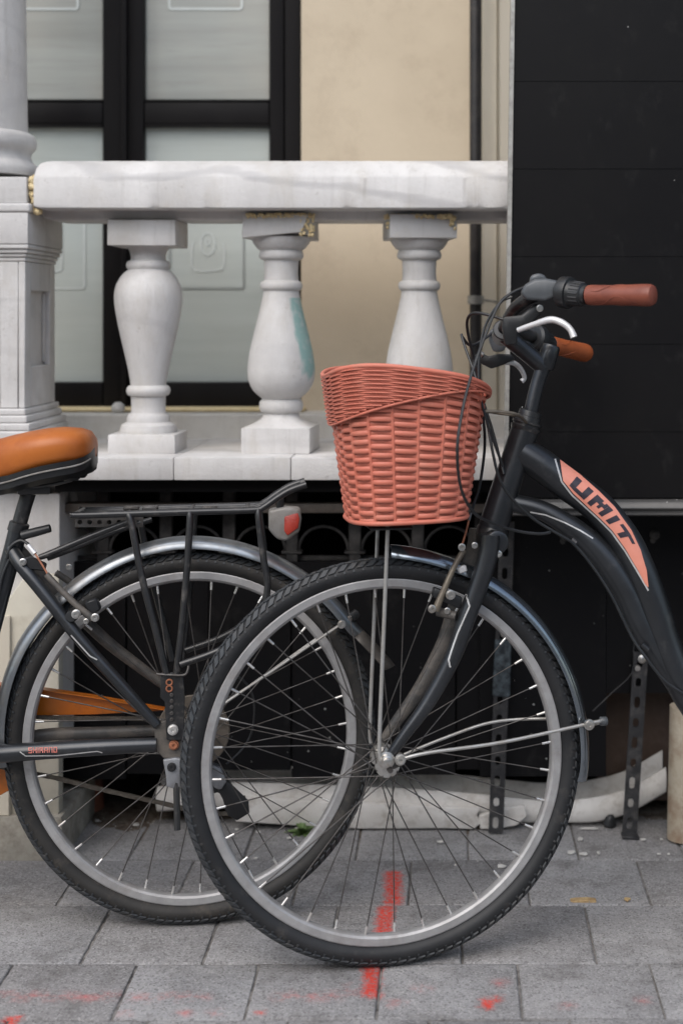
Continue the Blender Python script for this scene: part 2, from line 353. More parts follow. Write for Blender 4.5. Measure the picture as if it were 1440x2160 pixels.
def catmull(pts, rad, sub):
    if len(pts) < 3: return list(pts), list(rad)
    P_, Rr = [], []
    n = len(pts)
    for i in range(n - 1):
        p0, p1, p2, p3 = pts[max(i - 1, 0)], pts[i], pts[i + 1], pts[min(i + 2, n - 1)]
        for k in range(sub):
            t = k / sub
            P_.append(.5 * ((2 * p1) + (p2 - p0) * t + (2 * p0 - 5 * p1 + 4 * p2 - p3) * t * t + (3 * p1 - p0 - 3 * p2 + p3) * t ** 3))
            Rr.append(rad[i] + (rad[i + 1] - rad[i]) * t)
    P_.append(pts[-1]); Rr.append(rad[-1]); return P_, Rr
def tube(pts, rad, sides=12, sub=6, caps=True, closed=False, flat=None):
    pts = [Vector(p) for p in pts]
    if isinstance(rad, (int, float)): rad = [rad] * len(pts)
    if sub > 1 and not closed: pts, rad = catmull(pts, rad, sub)
    n = len(pts); V, Fs = [], []
    t = (pts[1] - pts[0]).normalized()
    a = t.orthogonal().normalized()
    if flat is not None: a = (flat[0] - t * flat[0].dot(t)).normalized()
    for i in range(n):
        if closed: t2 = (pts[(i + 1) % n] - pts[i - 1]).normalized()
        else: t2 = (pts[min(i + 1, n - 1)] - pts[max(i - 1, 0)]).normalized()
        if flat is not None: a = (flat[0] - t2 * flat[0].dot(t2)).normalized()
        else: a = (a - t2 * a.dot(t2)).normalized()
        b = t2.cross(a)
        k = flat[1] if flat is not None else 1.0
        for s in range(sides):
            th = 2 * math.pi * s / sides
            V.append(pts[i] + a * (math.cos(th) * rad[i] * k) + b * (math.sin(th) * rad[i]))
    m = n if closed else n - 1
    for i in range(m):
        for s in range(sides):
            j = (i + 1) % n
            Fs.append((i * sides + s, i * sides + (s + 1) % sides, j * sides + (s + 1) % sides, j * sides + s))
    if caps and not closed:
        Fs.append(tuple(range(sides))[::-1]); Fs.append(tuple((n - 1) * sides + s for s in range(sides)))
    return V, Fs
def lathe(prof, origin, axis=Vector((0, 0, 1)), seg=40, caps=True):
    """prof: list of (height along axis, radius)"""
    axis = Vector(axis).normalized(); a = axis.orthogonal().normalized(); b = axis.cross(a)
    V, Fs = [], []
    for h, r in prof:
        for s in range(seg):
            th = 2 * math.pi * s / seg
            V.append(Vector(origin) + axis * h + a * (math.cos(th) * r) + b * (math.sin(th) * r))
    for i in range(len(prof) - 1):
        for s in range(seg):
            Fs.append((i * seg + s, i * seg + (s + 1) % seg, (i + 1) * seg + (s + 1) % seg, (i + 1) * seg + s))
    if caps: Fs.append(tuple(range(seg))[::-1]); Fs.append(tuple((len(prof) - 1) * seg + s for s in range(seg)))
    return V, Fs
def prism(poly, d):
    """poly: 3-D points of one face; d: vector to the other face"""
    n = len(poly); V = [Vector(p) for p in poly] + [Vector(p) + d for p in poly]
    Fs = [tuple(range(n)), tuple(range(n, 2 * n))[::-1]] + [(i, n + i, n + (i + 1) % n, (i + 1) % n) for i in range(n)]
    return V, Fs
def bevelled(vf, off, seg=2, ang=30):
    bm = bmesh.new(); vs = [bm.verts.new(q) for q in vf[0]]
    for f in vf[1]: bm.faces.new([vs[i] for i in f])
    bmesh.ops.recalc_face_normals(bm, faces=bm.faces)
    es = [e for e in bm.edges if e.calc_face_angle(0) > R(ang)]
    bmesh.ops.bevel(bm, geom=es, offset=off, segments=seg, profile=.5, affect='EDGES')
    bm.verts.index_update()
    r = [q.co.copy() for q in bm.verts], [tuple(x.index for x in f.verts) for f in bm.faces]
    bm.free(); return r
def plate_with_holes(x0, x1, z0, z1, holes, y, th):
    """flat bar in the XZ plane (a column of round-ended slots cut out of it); holes: list of (zc, half_w, half_h)"""
    xc = (x0 + x1) / 2; V, Fs = [], []
    zs = sorted(holes); cuts = [z0] + [(zs[i][0] + zs[i + 1][0]) / 2 for i in range(len(zs) - 1)] + [z1]
    for i, (zc, hw, hh) in enumerate(zs):
        a, b = cuts[i], cuts[i + 1]
        ring = []
        for s in range(16):
            th_ = 2 * math.pi * s / 16; c, q = math.cos(th_), math.sin(th_)
            ring.append((xc + hw * c, zc + (hh - hw) * (0 if abs(q) < .01 else (1 if q > 0 else -1)) + hw * q))
        outer = []
        for s in range(16):
            th_ = 2 * math.pi * s / 16; c, q = math.cos(th_), math.sin(th_)
            k = max(abs(c), abs(q)); c, q = c / k, q / k
            outer.append((xc + c * (x1 - x0) / 2, (a + b) / 2 + q * (b - a) / 2))
        k0 = len(V)
        for yy in (y, y + th):
            V += [Vector((p[0], yy, p[1])) for p in ring]; V += [Vector((p[0], yy, p[1])) for p in outer]
        for s in range(16):
            t = (s + 1) % 16
            Fs += [(k0 + s, k0 + t, k0 + 16 + t, k0 + 16 + s), (k0 + 32 + s, k0 + 48 + s, k0 + 48 + t, k0 + 32 + t),
                   (k0 + s, k0 + 32 + s, k0 + 32 + t, k0 + t), (k0 + 16 + s, k0 + 16 + t, k0 + 48 + t, k0 + 48 + s)]
    return V, Fs


# ================================================================== THE SETTING
gv = [(-40, -40, -.02), (40, -40, -.02), (40, 40, -.02), (-40, 40, -.02)]
g = build('ground', (gv, [(0, 1, 2, 3)]), 'ground_grey', smooth=False); tag(g, kind='structure')
# --- paving: a bed of joint sand with every paver laid in it
ROWS = [(.55, .79), (.79, 1.03), (1.03, 1.28), (1.28, 1.53), (1.53, 1.77), (1.77, 2.01), (2.01, 2.252), (2.252, 2.446), (2.446, 2.687), (2.687, 2.911), (2.911, 3.148)]
ROWX = {7: [-.75, -.538, -.328, -.118, .115, .341], 8: [-.637, -.427, -.212, .02, .252], 9: [-.746, -.523, -.30, -.08, .15, .38], 10: [-.66, -.425, -.194, .037, .262]}
rb = random.Random(17); bvv, bff = [], []
for j in range(151):
    for i in range(261): bvv.append((-2.6 + .02 * i, .5 + .018 * j, rb.uniform(-.0062, -.0022)))
for j in range(150):
    for i in range(260): bff.append((j * 261 + i, j * 261 + i + 1, (j + 1) * 261 + i + 1, (j + 1) * 261 + i))
pave = build('pavement', (bvv, bff), 'bedding')
tag(pave, kind='structure')
rp = random.Random(3)
for ri, (y0, y1) in enumerate(ROWS):
    xs = list(ROWX.get(ri, [-.70 + .222 * k + (ri % 2) * .11 for k in range(6)]))
    while xs[0] > -2.3: xs.insert(0, xs[0] - .222 + rp.uniform(-.006, .006))
    while xs[-1] < 1.75: xs.append(xs[-1] + .225 + rp.uniform(-.006, .006))
    for a, b in zip(xs[:-1], xs[1:]):
        gp = .0019
        dz = rp.uniform(-.0012, .0012)
        vf = box(a + gp, b - gp, y0 + gp, y1 - gp, -.05, dz, .0042, 2)
        # worn, slightly uneven top and nibbled arrises
        tx, ty = rp.uniform(-.005, .005), rp.uniform(-.005, .005)
        cx, cy = (a + b) / 2, (y0 + y1) / 2
        for q in vf[0]:
            if q.z > -.02:
                q.z += tx * (q.x - cx) + ty * (q.y - cy) + rp.uniform(-.0007, .0007)
                q.x += rp.uniform(-.0012, .0012); q.y += rp.uniform(-.0012, .0012)
        build('paver', vf, 'paver', pave, angle=50)
# soil and grit along the foot of the wall
sv, sf = [], []
nx, ny = 230, 24
for j in range(ny + 1):
    for i in range(nx + 1):
        x = -2.4 + 4.6 * i / nx; y = 3.00 + .52 * j / ny
        lump = .0045 * (math.sin(x * 9.1 + 1.3) + math.sin(x * 23.7) * .7 + math.sin(x * 41 + y * 30) * .5)
        sv.append((x, y, -.0125 + rp.uniform(0, .0035) + lump * (.6 if j < 16 else .3) + .018 * min(1, j / 12)))
for j in range(ny):
    for i in range(nx): sf.append((j * (nx + 1) + i, j * (nx + 1) + i + 1, (j + 1) * (nx + 1) + i + 1, (j + 1) * (nx + 1) + i))
soil = build('soil_strip', (sv, sf), 'soil'); tag(soil, kind='structure')

# --- house front behind the balcony
ZW = 3.46
house = empty('house', (0, ZW, 0), 'cream plastered house front with black glazed double doors behind the balustrade', 'house')
xl, xr, zs, ztop = PX(-118, ZW), PX(635, ZW), PH(868, ZW + .02), 3.2
build('wall', box(xr, PX(1016, ZW), ZW, ZW + .3, .80, 6.0), 'cream_wall', house, smooth=False)
build('wall', box(-3.2, xl, ZW, ZW + .3, .80, 6.0), 'cream_wall', house, smooth=False)
build('wall', box(xl + .001, xr - .001, ZW + .001, ZW + .3, ztop, 5.99), 'cream_wall', house, smooth=False)
build('pilaster', box(PX(1016, ZW), PX(1050, ZW - .03), ZW - .03, ZW + .3, .80, 6.0, .004), 'cream_trim', house)
build('pilaster', box(PX(1050, ZW - .03) + .001, 3.2, ZW - .055, ZW + .3, .80, 6.0, .004), 'cream_trim', house)
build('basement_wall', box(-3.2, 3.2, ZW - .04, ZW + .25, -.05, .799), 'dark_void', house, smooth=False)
zt_step = PH(965, 2.90) - .02
# step under the door and its dirty threshold
build('step', box(-2.2, 1.0, 3.345, ZW - .001 + .2, zt_step, PH(872, 3.36), .004), 'marble_floor', house)
build('threshold', box(PX(-100, 3.40), PX(640, 3.40), 3.405, 3.50, PH(872, 3.36) + .001, PH(862, 3.40), .003, jitter=.001), 'foam', house)
# the double door
ZD = 3.485
door = build('door', box(xl + .002, xr - .002, ZD + .045, ZD + .07, zs, ztop - .002), 'black_door', house, smooth=False)
def dbar(name, x0, y0, x1, y1, dz=0.0, dep=.05, bev=.006):
    return build(name, pbox(x0, y0, x1, y1, ZD + dz, dep, bev, 2), 'black_door', door)
TOP = -1750
dbar('frame_post', 600, TOP, 634, 868, -.012, .055); dbar('frame_post', -117, TOP, -80, 868, -.012, .055)
for (x0, x1) in ((568, 599), (264, 303), (217, 258), (-79, -45)): dbar('stile', x0, TOP, x1, 866, 0, .044)
for (x0, x1) in ((303.5, 567.5), (-44.5, 216.5)):
    dbar('rail', x0, 213, x1, 262, .003, .042); dbar('rail', x0, 806, x1, 866, .003, .042)
    dbar('glazing_bead', x0, 209, x1, 212.6, .0, .03, .002); dbar('glazing_bead', x0, 262.4, x1, 266, .0, .03, .002)
    dbar('rail', x0, TOP, x1, -700, .003, .042)
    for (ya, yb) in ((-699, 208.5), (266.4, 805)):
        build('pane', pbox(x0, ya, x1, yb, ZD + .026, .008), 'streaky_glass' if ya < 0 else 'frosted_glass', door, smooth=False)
dbar('astragal', 255, TOP, 267, 866, -.014, .013, .004)
ZE = ZD + .0245
def etch(pts, r=.0028, closed=False):
    q = [P(x, y, ZE) for x, y in pts]
    if closed: q.append(q[0])
    return build('etched_line', tube(q, r, 6, 1, flat=(Vector((0, 1, 0)), .12)), 'etched', door)
def rrect(x0, y0, x1, y1, r):
    o = []
    for cx, cy, a0 in ((x1 - r, y1 - r, 0), (x0 + r, y1 - r, 90), (x0 + r, y0 + r, 180), (x1 - r, y0 + r, 270)):
        for k in range(4):
            a = R(a0 + 30 * k); o.append((cx + r * math.cos(a), cy + r * math.sin(a)))
    return o
for dx in (0, -346):
    etch(rrect(358, 420, 514, 608, 6), .0030, True)
    etch([(408, 508), (404, 525), (404, 560), (412, 570), (428, 572), (452, 570), (468, 568), (473, 555), (473, 525), (470, 512)] if dx == 0 else rrect(60, 470, 130, 572, 8), .0026, dx != 0)
    if dx == 0:
        etch([(438 + 15 * math.cos(R(a)), 514 + 24 * math.sin(R(a))) for a in range(0, 360, 30)], .0024, True)
        etch([(438 + 5 * math.cos(R(a)), 510 + 8 * math.sin(R(a))) for a in range(0, 360, 45)], .002, True)
    else: etch(rrect(12, 420, 178, 608, 6), .0030, True)
    etch(rrect(357 + dx, -260, 510 + dx, 18, 6), .0034, True)

# --- drainpipe on the house front
ZP = 3.36
dp = empty('drainpipe', (PX(1003, ZP), ZP, .4), 'thin black drainpipe running down the cream wall beside the black hoarding', 'pipe')
build('pipe', tube([P(1003, -2500, ZP), P(1003, 1000, ZP)], .0145, 16, 1), 'black_pipe', dp)
for y in (632, -420):
    build('clamp', join(tube([P(1003, y - 9, ZP), P(1003, y + 9, ZP)], .0195, 16, 1), tube([P(1003, y, ZP) + Vector((.015, .01, 0)), P(1048, y + 5, ZW - .05)], .003, 8, 1)), 'pipe_clamp', dp)

# --- balcony: three floor stones on a steel edge beam
ZS = 2.90
zt, zb = PH(965, ZS), PH(1013, ZS)
balc = empty('balcony', (0, ZS, zb), 'white marble balcony floor edge under the balusters', 'balcony')
xs = [-3.0, PX(-330, ZS), PX(366, ZS), PX(613, ZS), PX(1230, ZS), 2.6]
for i in range(5):
    vf = box(xs[i] + .0006, xs[i + 1] - .0006, ZS + (i % 2) * .0006, 3.352, zb, zt - (i % 2) * .0006, .0028, 2)
    build('floor_stone', vf, 'marble' if i != 1 else 'marble_plain', balc)
build('edge_beam', box(PX(128, 3.0) - .05, PX(760, 3.0) + .6, 3.00, 3.04, PH(1083, 3.0), PH(1062, 3.0), .006, 2), 'beam_steel', balc)
build('soffit', box(-2.9, 2.5, ZS + .05, 3.40, zb - .03, zb - .001), 'dark_void', balc, smooth=False)

# --- balustrade
bal = empty('balustrade', (PX(560, 3.05), 3.05, zt), 'white marble balustrade with heavy handrail and three turned balusters', 'balustrade')
ZR = 2.93
# handrail: a moulded section swept along X, its left end chamfered
zu, zm = PH(440, ZR), PH(464, 3.005)
sec = [(0.0, PH(437, ZR)), (0.0, PH(431, ZR)), (0.0, PH(374, ZR)), (.004, PH(366, ZR)), (.012, PH(358, ZR)), (.022, PH(352, ZR) + .006), (.045, PH(346, ZR) + .012), (.235, PH(346, ZR) + .012), (.27, PH(374, ZR)), (.27, PH(436, ZR)),
       (.265, zu), (.20, zu), (.197, zm + .004), (.193, zm), (.079, zm), (.075, zm + .004), (.072, zu), (.004, zu)]
V, Fs = [], []
stations = [(68, .020), (74, .010), (84, .004)] + [(98 + 7 * k_, 0) for k_ in range(147)]
rr_ = random.Random(31); chip = 0.0
for px, ins in stations:
    chip = rr_.uniform(.001, .0035) if rr_.random() < .06 else (chip * .55 if chip > .0006 else 0)
    for si, (d, z) in enumerate(sec):
        if si in (0, len(sec) - 1): d += chip * .8 + rr_.uniform(0, .0004); z += (chip * .6 if si == 0 else 0)
        elif 3 <= si <= 6: z += rr_.uniform(-.0004, .0002)
        zc = PH(400, ZR)
        s = 1 - ins * 9
        V.append(Vector((PX(px, ZR) , ZR + .135 + (d - .135) * (1 - ins * 3), zc + (z - zc) * (1 - ins * 6))))
m = len(sec)
for i in range(len(stations) - 1):
    for k in range(m): Fs.append((i * m + k, i * m + (k + 1) % m, (i + 1) * m + (k + 1) % m, (i + 1) * m + k))
Fs += [tuple(range(m))[::-1], tuple((len(stations) - 1) * m + k for k in range(m))]
build('handrail', (V, Fs), 'marble', bal, angle=28)
def foam_lump(pts, r, seedn):
    q = random.Random(seedn); parts = []
    for p in pts:
        vf = lathe([(-r, .001), (-.7 * r, .7 * r), (0, r), (.7 * r, .7 * r), (r, .001)], p, seg=8)
        parts.append(([v + Vector((q.uniform(-1, 1), q.uniform(-1, 1), q.uniform(-1, 1))) * r * .35 for v in vf[0]], vf[1]))
    return join(*parts)
ZB = 3.05; SB = F / ZB
def baluster(cx, prof, sq, label=None, matname='marble_plain', rot=0.0, chip=False):
    """prof: (photo y, half width in photo px) of the turned part; sq: square cap and plinth (y0, y1, half width)"""
    X = PX(cx, ZB)
    vfs = []
    pf = [(PH(y, ZB), h / SB) for y, h in prof]
    vfs.append(lathe([(z, r) for z, r in pf[::-1]], (X, ZB, 0), seg=48))
    for (y0, y1, hw) in sq:
        h = hw / SB
        b = box(-h, h, -h, h, PH(y1, ZB - h), PH(y0, ZB - h), .0025, 2, .0006)
        if chip and y0 < 600:
            for q in b[0]:
                if q.x > h * .55 and q.y < 0 and q.z < PH(y0, ZB - h) - .02: q.x -= .016; q.z += .012
                if q.z > PH(y0, ZB - h) - .006: q.x *= .97
        b = xform(b, Matrix.Translation((X, ZB, 0)) @ Matrix.Rotation(rot, 4, 'Z'))
        vfs.append(b)
    o = build('baluster', join(*vfs), matname, bal, angle=32)
    if label: o['label'] = label
    return o
zy = lambda y: 440 + y / 3.0
def zoomprof(l): return [(440 + y / 3.0, h / 3.0) for y, h in l]
# vase baluster: bulb up
p1 = zoomprof([(225, 158), (236, 150), (250, 128), (270, 116), (300, 109), (326, 110), (332, 128), (340, 135), (358, 139), (376, 135), (384, 128), (389, 128), (396, 140), (412, 158), (440, 180), (480, 200), (520, 210), (560, 213),
               (600, 211), (660, 203), (720, 192), (800, 175), (900, 152), (1000, 130), (1080, 115), (1116, 111), (1120, 124), (1132, 134), (1150, 138), (1168, 134), (1180, 124), (1184, 109), (1240, 107), (1285, 108), (1292, 112), (1302, 126),
               (1320, 134), (1346, 135), (1350, 140), (1356, 152), (1366, 168), (1390, 176), (1415, 178), (1434, 172)])
k1 = [(y - 4, h) for y, h in p1]
baluster(313, p1, [(463, 517, 70), (917, 958, 69)], 'vase-shaped white baluster with the bulb at the top')
# pear baluster: bulb down
p2 = zoomprof([(180, 186), (200, 184), (222, 174), (240, 160), (254, 150), (262, 134), (268, 132), (276, 137), (292, 141), (308, 139), (318, 132), (324, 118), (330, 109), (400, 106), (455, 109), (462, 124), (472, 131), (488, 134), (504, 131), (514, 122), (520, 112),
               (560, 118), (620, 131), (700, 150), (800, 175), (900, 198), (980, 210), (1030, 213), (1080, 208), (1120, 194), (1150, 176), (1176, 150), (1194, 127), (1204, 119), (1210, 128), (1222, 136), (1246, 139), (1270, 136), (1284, 126), (1290, 112), (1300, 110), (1318, 114)])
marble('marble_green', .35, green=(PX(606, ZB - .05), PH(628, ZB), PH(800, ZB)))
flare = lambda cx: None
for cx, mt, lab, rt, ch in ((593, 'marble_green', 'pear-shaped white baluster with green paint run and chipped cap', R(-3), True), (884, 'marble_plain', 'pear-shaped white baluster behind the red basket', R(9), False)):
    ba = baluster(cx, p2, [(452, 501, 70), (903, 957, 71)], lab, mt, rt, ch)
    # the pear baluster's foot sweeps from round to square
    X = PX(cx, ZB); V, Fs = [], []; st = [(876, 37, 1.0), (884, 40, .8), (890, 46, .5), (896, 56, .2), (900, 64, .05), (904, 70.5, 0.0)]
    for y, hw, rd in st:
        for s in range(32):
            th = 2 * math.pi * (s + .5) / 32; c, q = math.cos(th), math.sin(th); k = max(abs(c), abs(q))
            rr = hw / SB * (rd + (1 - rd) / k)
            v = Matrix.Rotation(rt, 3, 'Z') @ Vector((c * rr, q * rr, 0)); V.append(v + Vector((X, ZB, PH(y, ZB - .06))))
    for i in range(len(st) - 1):
        for s in range(32): Fs.append((i * 32 + s, i * 32 + (s + 1) % 32, (i + 1) * 32 + (s + 1) % 32, (i + 1) * 32 + s))
    Fs += [tuple(range(32)), tuple(5 * 32 + s for s in range(32))]
    build('foot', (V, Fs), mt, ba, angle=35)
    q = random.Random(int(cx))
    pts = [P(cx + q.uniform(-72, 70), 452 + q.uniform(-3, 3) + (2 if ch else 4), ZB - .0715 + q.uniform(0, .004)) for _ in range(110)]
    if ch: pts += [P(cx + q.uniform(40, 68), q.uniform(460, 496), ZB - .066 - q.uniform(0, .006)) for _ in range(46)]
    else: pts += [P(cx + q.uniform(66, 76) if _ % 3 else cx - q.uniform(62, 74), q.uniform(458, 482), ZB - .071 + q.uniform(0, .006)) for _ in range(24)]
    build('foam_joint', foam_lump(pts, .0032, cx), 'foam', bal)
q = random.Random(11)
pts = [P(q.uniform(66, 74) + max(0, (y_ - 400)) * .2, y_, ZR + q.uniform(.012, .03)) for y_ in [q.uniform(376, 446) for _ in range(70)]]
build('foam_joint', foam_lump(pts, .0065, 5), 'foam', bal)

# --- stone column on a panelled pedestal
ZC = 2.93; D = .235
colm = empty('stone_column', (PX(-60, 3.05), 3.05, zt), 'white marble column on a panelled pedestal at the balustrade end', 'column')
XE = lambda px: PX(px, ZC)
def pblock(name, px, y0, y1, grow=0.0, bev=.003, seg=2, parent=colm):
    e = XE(px)
    return build(name, box(e - 2 * .155 - .0 * grow, e, ZC - grow, ZC + D + grow + .02, PH(y1, ZC), PH(y0, ZC), bev, seg), 'marble_plain', parent)
pblock('neck_block', 56, 372, 428, .0)
pblock('neck_moulding', 65, 428, 447, .006, .006, 4)
pblock('cap_block', 60, 447.5, 514, .004)
for k, (px, y0, y1, gr) in enumerate(((60, 514.5, 524, .002), (57, 524.5, 533, -.003), (53, 533.5, 541, -.008), (50, 541.5, 550, -.012))): pblock('ogee_moulding', px, y0, y1, gr, .0028, 3)
e = XE(49); zd0, zd1 = PH(862, ZC), PH(550.5, ZC)
ped = build('pedestal', box(e - .30, e - .014, ZC + .026, ZC + D - .012, zd0, zd1), 'marble_plain', colm)
# recessed panels: stiles and rails stand proud of the die, with a small inner moulding
def frame_x(x, y0, y1):
    wdt = .042
    fr = [(y0, y0 + wdt, zd0, zd1), (y1 - wdt, y1, zd0, zd1), (y0 + wdt, y1 - wdt, zd1 - .06, zd1), (y0 + wdt, y1 - wdt, zd0, zd0 + .085)]
    for a, b, c, d in fr: build('panel_frame', box(x - .0135, x, a + .0004, b - .0004, c + .0004, d - .0004, .0015), 'marble_plain', ped)
    build('panel_moulding', box(x - .014, x - .008, y0 + wdt + .004, y0 + wdt + .012, zd0 + .09, zd1 - .064, .002), 'marble_plain', ped)
    build('panel_moulding', box(x - .014, x - .008, y1 - wdt - .012, y1 - wdt - .004, zd0 + .09, zd1 - .064, .002), 'marble_plain', ped)
frame_x(e, ZC + .012, ZC + D)
fx = [(e - .300, e - .25, zd0, zd1), (e - .052, e - .0005, zd0, zd1), (e - .2495, e - .0525, zd1 - .06, zd1), (e - .2495, e - .0525, zd0, zd0 + .09)]
for a, b, c, d in fx: build('panel_frame', box(a, b - .014 if b > e - .01 else b, ZC + .012, ZC + .0258, c + .0005, d - .0005, .0015), 'marble_plain', ped)
build('panel_moulding', box(e - .064, e - .056, ZC + .018, ZC + .0257, zd0 + .095, zd1 - .064, .002), 'marble_plain', ped)
for px, y0, y1, gr in ((53, 862.5, 876, .000), (58, 876.5, 892, .006), (66, 892.5, 908, .014), (70, 908.5, 938, .018)): pblock('base_moulding', px, y0, y1, gr, .004, 3)
pblock('base_block', 76, 938.5, 961, .022, .004)
cx = PX(-48, 3.05); s5 = F / 3.05
cp = [(372, 123), (366, 126), (356, 126), (348, 122), (343, 116), (340, 113), (330, 109), (322, 110), (318, 113), (312, 119), (304, 121), (292, 120), (285, 116), (281, 110), (279, 104), (270, 103), (240, 102), (0, 99), (-600, 95), (-1400, 90)]
build('shaft', lathe([(PH(y, 3.05), r / s5) for y, r in cp], (cx, 3.05, 0), seg=64), 'marble_plain', colm, angle=32)

# --- stone pier below the balcony, with a cream rendered base and a rough plinth
pier = empty('stone_pier', (PX(60, 2.95), 2.95, 0), 'pale stone pier with cream base and rough plinth under the balcony', 'pier')
xp = PX(126, 2.96)
build('die', box(-2.9, xp, 2.96, 3.3, .18, zb - .032, .006, 2), 'marble_plain', pier)
xb = PX(124, 2.925)
prof = [(-2.9, PH(1722, 2.925)), (xb, PH(1722, 2.925)), (xb, PH(1215, 2.925)), (PX(52, 2.925), PH(1215, 2.925)), (PX(20, 2.925), PH(1262, 2.925)), (-2.9, PH(1262, 2.925))]
build('base', bevelled(prism([Vector((x, 2.925, z)) for x, z in prof], Vector((0, .034, 0))), .003, 2), 'cream_base', pier)
build('base', box(-2.9, PX(20, 2.915), 2.915, 2.9248, PH(1722, 2.915), PH(1300, 2.915), .002), 'cream_trim', pier)
build('plinth', box(-2.9, PX(128, 2.90), 2.905, 3.25, -.03, PH(1724, 2.905), .007, 2, .0015), 'plinth_stone', pier)

# --- black hoarding on the right: lapped boards, aluminium edge, channel, lower sheet
ho = empty('hoarding', (PX(1250, 2.86), 2.86, .0), 'tall black board hoarding with a metal edge strip on the right', 'hoarding')
ZH = 2.855
lean = lambda y: 1064 + (1050 - y) / 1050.0 * 15
ys = [1050, 910, 725, 540, 355, 170, -15, -200, -385, -570, -755, -940]
for i in range(len(ys) - 1):
    yb_, yt_ = ys[i], ys[i + 1]
    xa, xc = lean(yb_), lean(yt_)
    zlo, zhi = PH(yb_, ZH), PH(yt_, ZH)
    fr = .0
    V = [Vector((PX(xa, ZH) + .006, ZH - fr, zlo)), Vector((2.4, ZH - fr, zlo)), Vector((2.4, ZH + .0011, zhi)), Vector((PX(xc, ZH) + .006, ZH + .0011, zhi))]
    build('board', prism(V, Vector((0, .022, 0))), 'black_board', ho, smooth=False)
V = [Vector((PX(lean(1052), ZH) - .002, ZH - .004, PH(1052, ZH))), Vector((PX(lean(1052), ZH) + .006, ZH - .004, PH(1052, ZH))), Vector((PX(lean(-940), ZH) + .006, ZH - .004, PH(-940, ZH))), Vector((PX(lean(-940), ZH) - .002, ZH - .004, PH(-940, ZH)))]
build('edge_strip', prism(V, Vector((0, .045, 0))), 'pipe_clamp', ho, smooth=False)
zc0, zc1 = PH(1086, 2.86), PH(1051, 2.86)
build('channel', bevelled(prism([Vector((PX(1075, 2.86), y, z)) for y, z in ((2.862, zc1), (2.845, zc1 - .006), (2.838, zc1 - .018), (2.842, zc1 - .021), (2.846, zc0 + .008), (2.838, zc0 + .004), (2.842, zc0), (2.885, zc0), (2.885, zc1))], Vector((1.9, 0, 0))), .0012, 1, 20), 'channel_metal', ho)
ZL = 3.065
build('lower_sheet', box(PX(1012, ZL), PX(1278, ZL), ZL, ZL + .012, PH(1638, ZL), zc1 - .01), 'black_sheet', ho, smooth=False)
build('lower_sheet', box(PX(1278, ZL) + .001, 2.4, ZL + .001, ZL + .013, .30, zc1 - .012), 'black_sheet', ho, smooth=False)
build('brown_board', box(PX(1262, 3.17), 2.4, 3.18, 3.20, .03, .55), 'brown_board', ho, smooth=False)
for px, py in ((1380, 1128), (1068, 1128), (1190, 1130)):
    c = P(px, py, ZL)
    build('bolt', join(lathe([(0, .011), (.003, .011), (.004, .008), (.008, .007), (.0085, .003)], c, Vector((0, -1, 0)), 14), lathe([(0, .006), (.005, .006), (.006, .002)], c + Vector((-.004, 0, -.012)), Vector((0, -1, 0)), 10)), 'iron', ho)

# --- iron grille with arched heads, dark sheeting behind it
gr = empty('iron_grille', (PX(500, 3.1), 3.1, 0), 'dark iron grille with arched heads below the balcony slab', 'grille')
ZG = 3.08
xg = [PX(615 + 133 * k, ZG) for k in range(-4, 4)]
for k, x in enumerate(xg):
    build('post', join(box(x - .0135, x + .0135, ZG, ZG + .02, PH(1188, ZG), zb - .035, .002), box(x - .022, x + .022, ZG - .004, ZG + .024, PH(1168, ZG), PH(1162, ZG), .001)), 'iron', gr)
for a, b in zip(xg[:-1], xg[1:]):
    c, rr = (a + b) / 2, (b - a) / 2 - .0145
    pts = [Vector((c - rr * math.cos(R(t)), ZG + .008, PH(1162, ZG) + math.sin(R(t)) * .052)) for t in range(0, 181, 12)]
    build('arch', tube(pts, .0035, 8, 1), 'iron', gr)
build('bar', box(xg[0] - .1, xg[-1] + .02, ZG + .021, ZG + .03, PH(1186, ZG), PH(1176, ZG), .001), 'iron', gr)
ZK = 3.07
xk = [PX(150, ZK) - .06 + .0 + i * .178 for i in range(7)]
for i in range(6):
    build('backing_board', box(xk[i] + .001, xk[i + 1] - .001, ZK + (i % 2) * .006, ZK + .015 + (i % 2) * .006, PH(1645, ZK) + .01 * (i % 3), PH(1186, ZK), .001), 'black_sheet', gr, smooth=False)

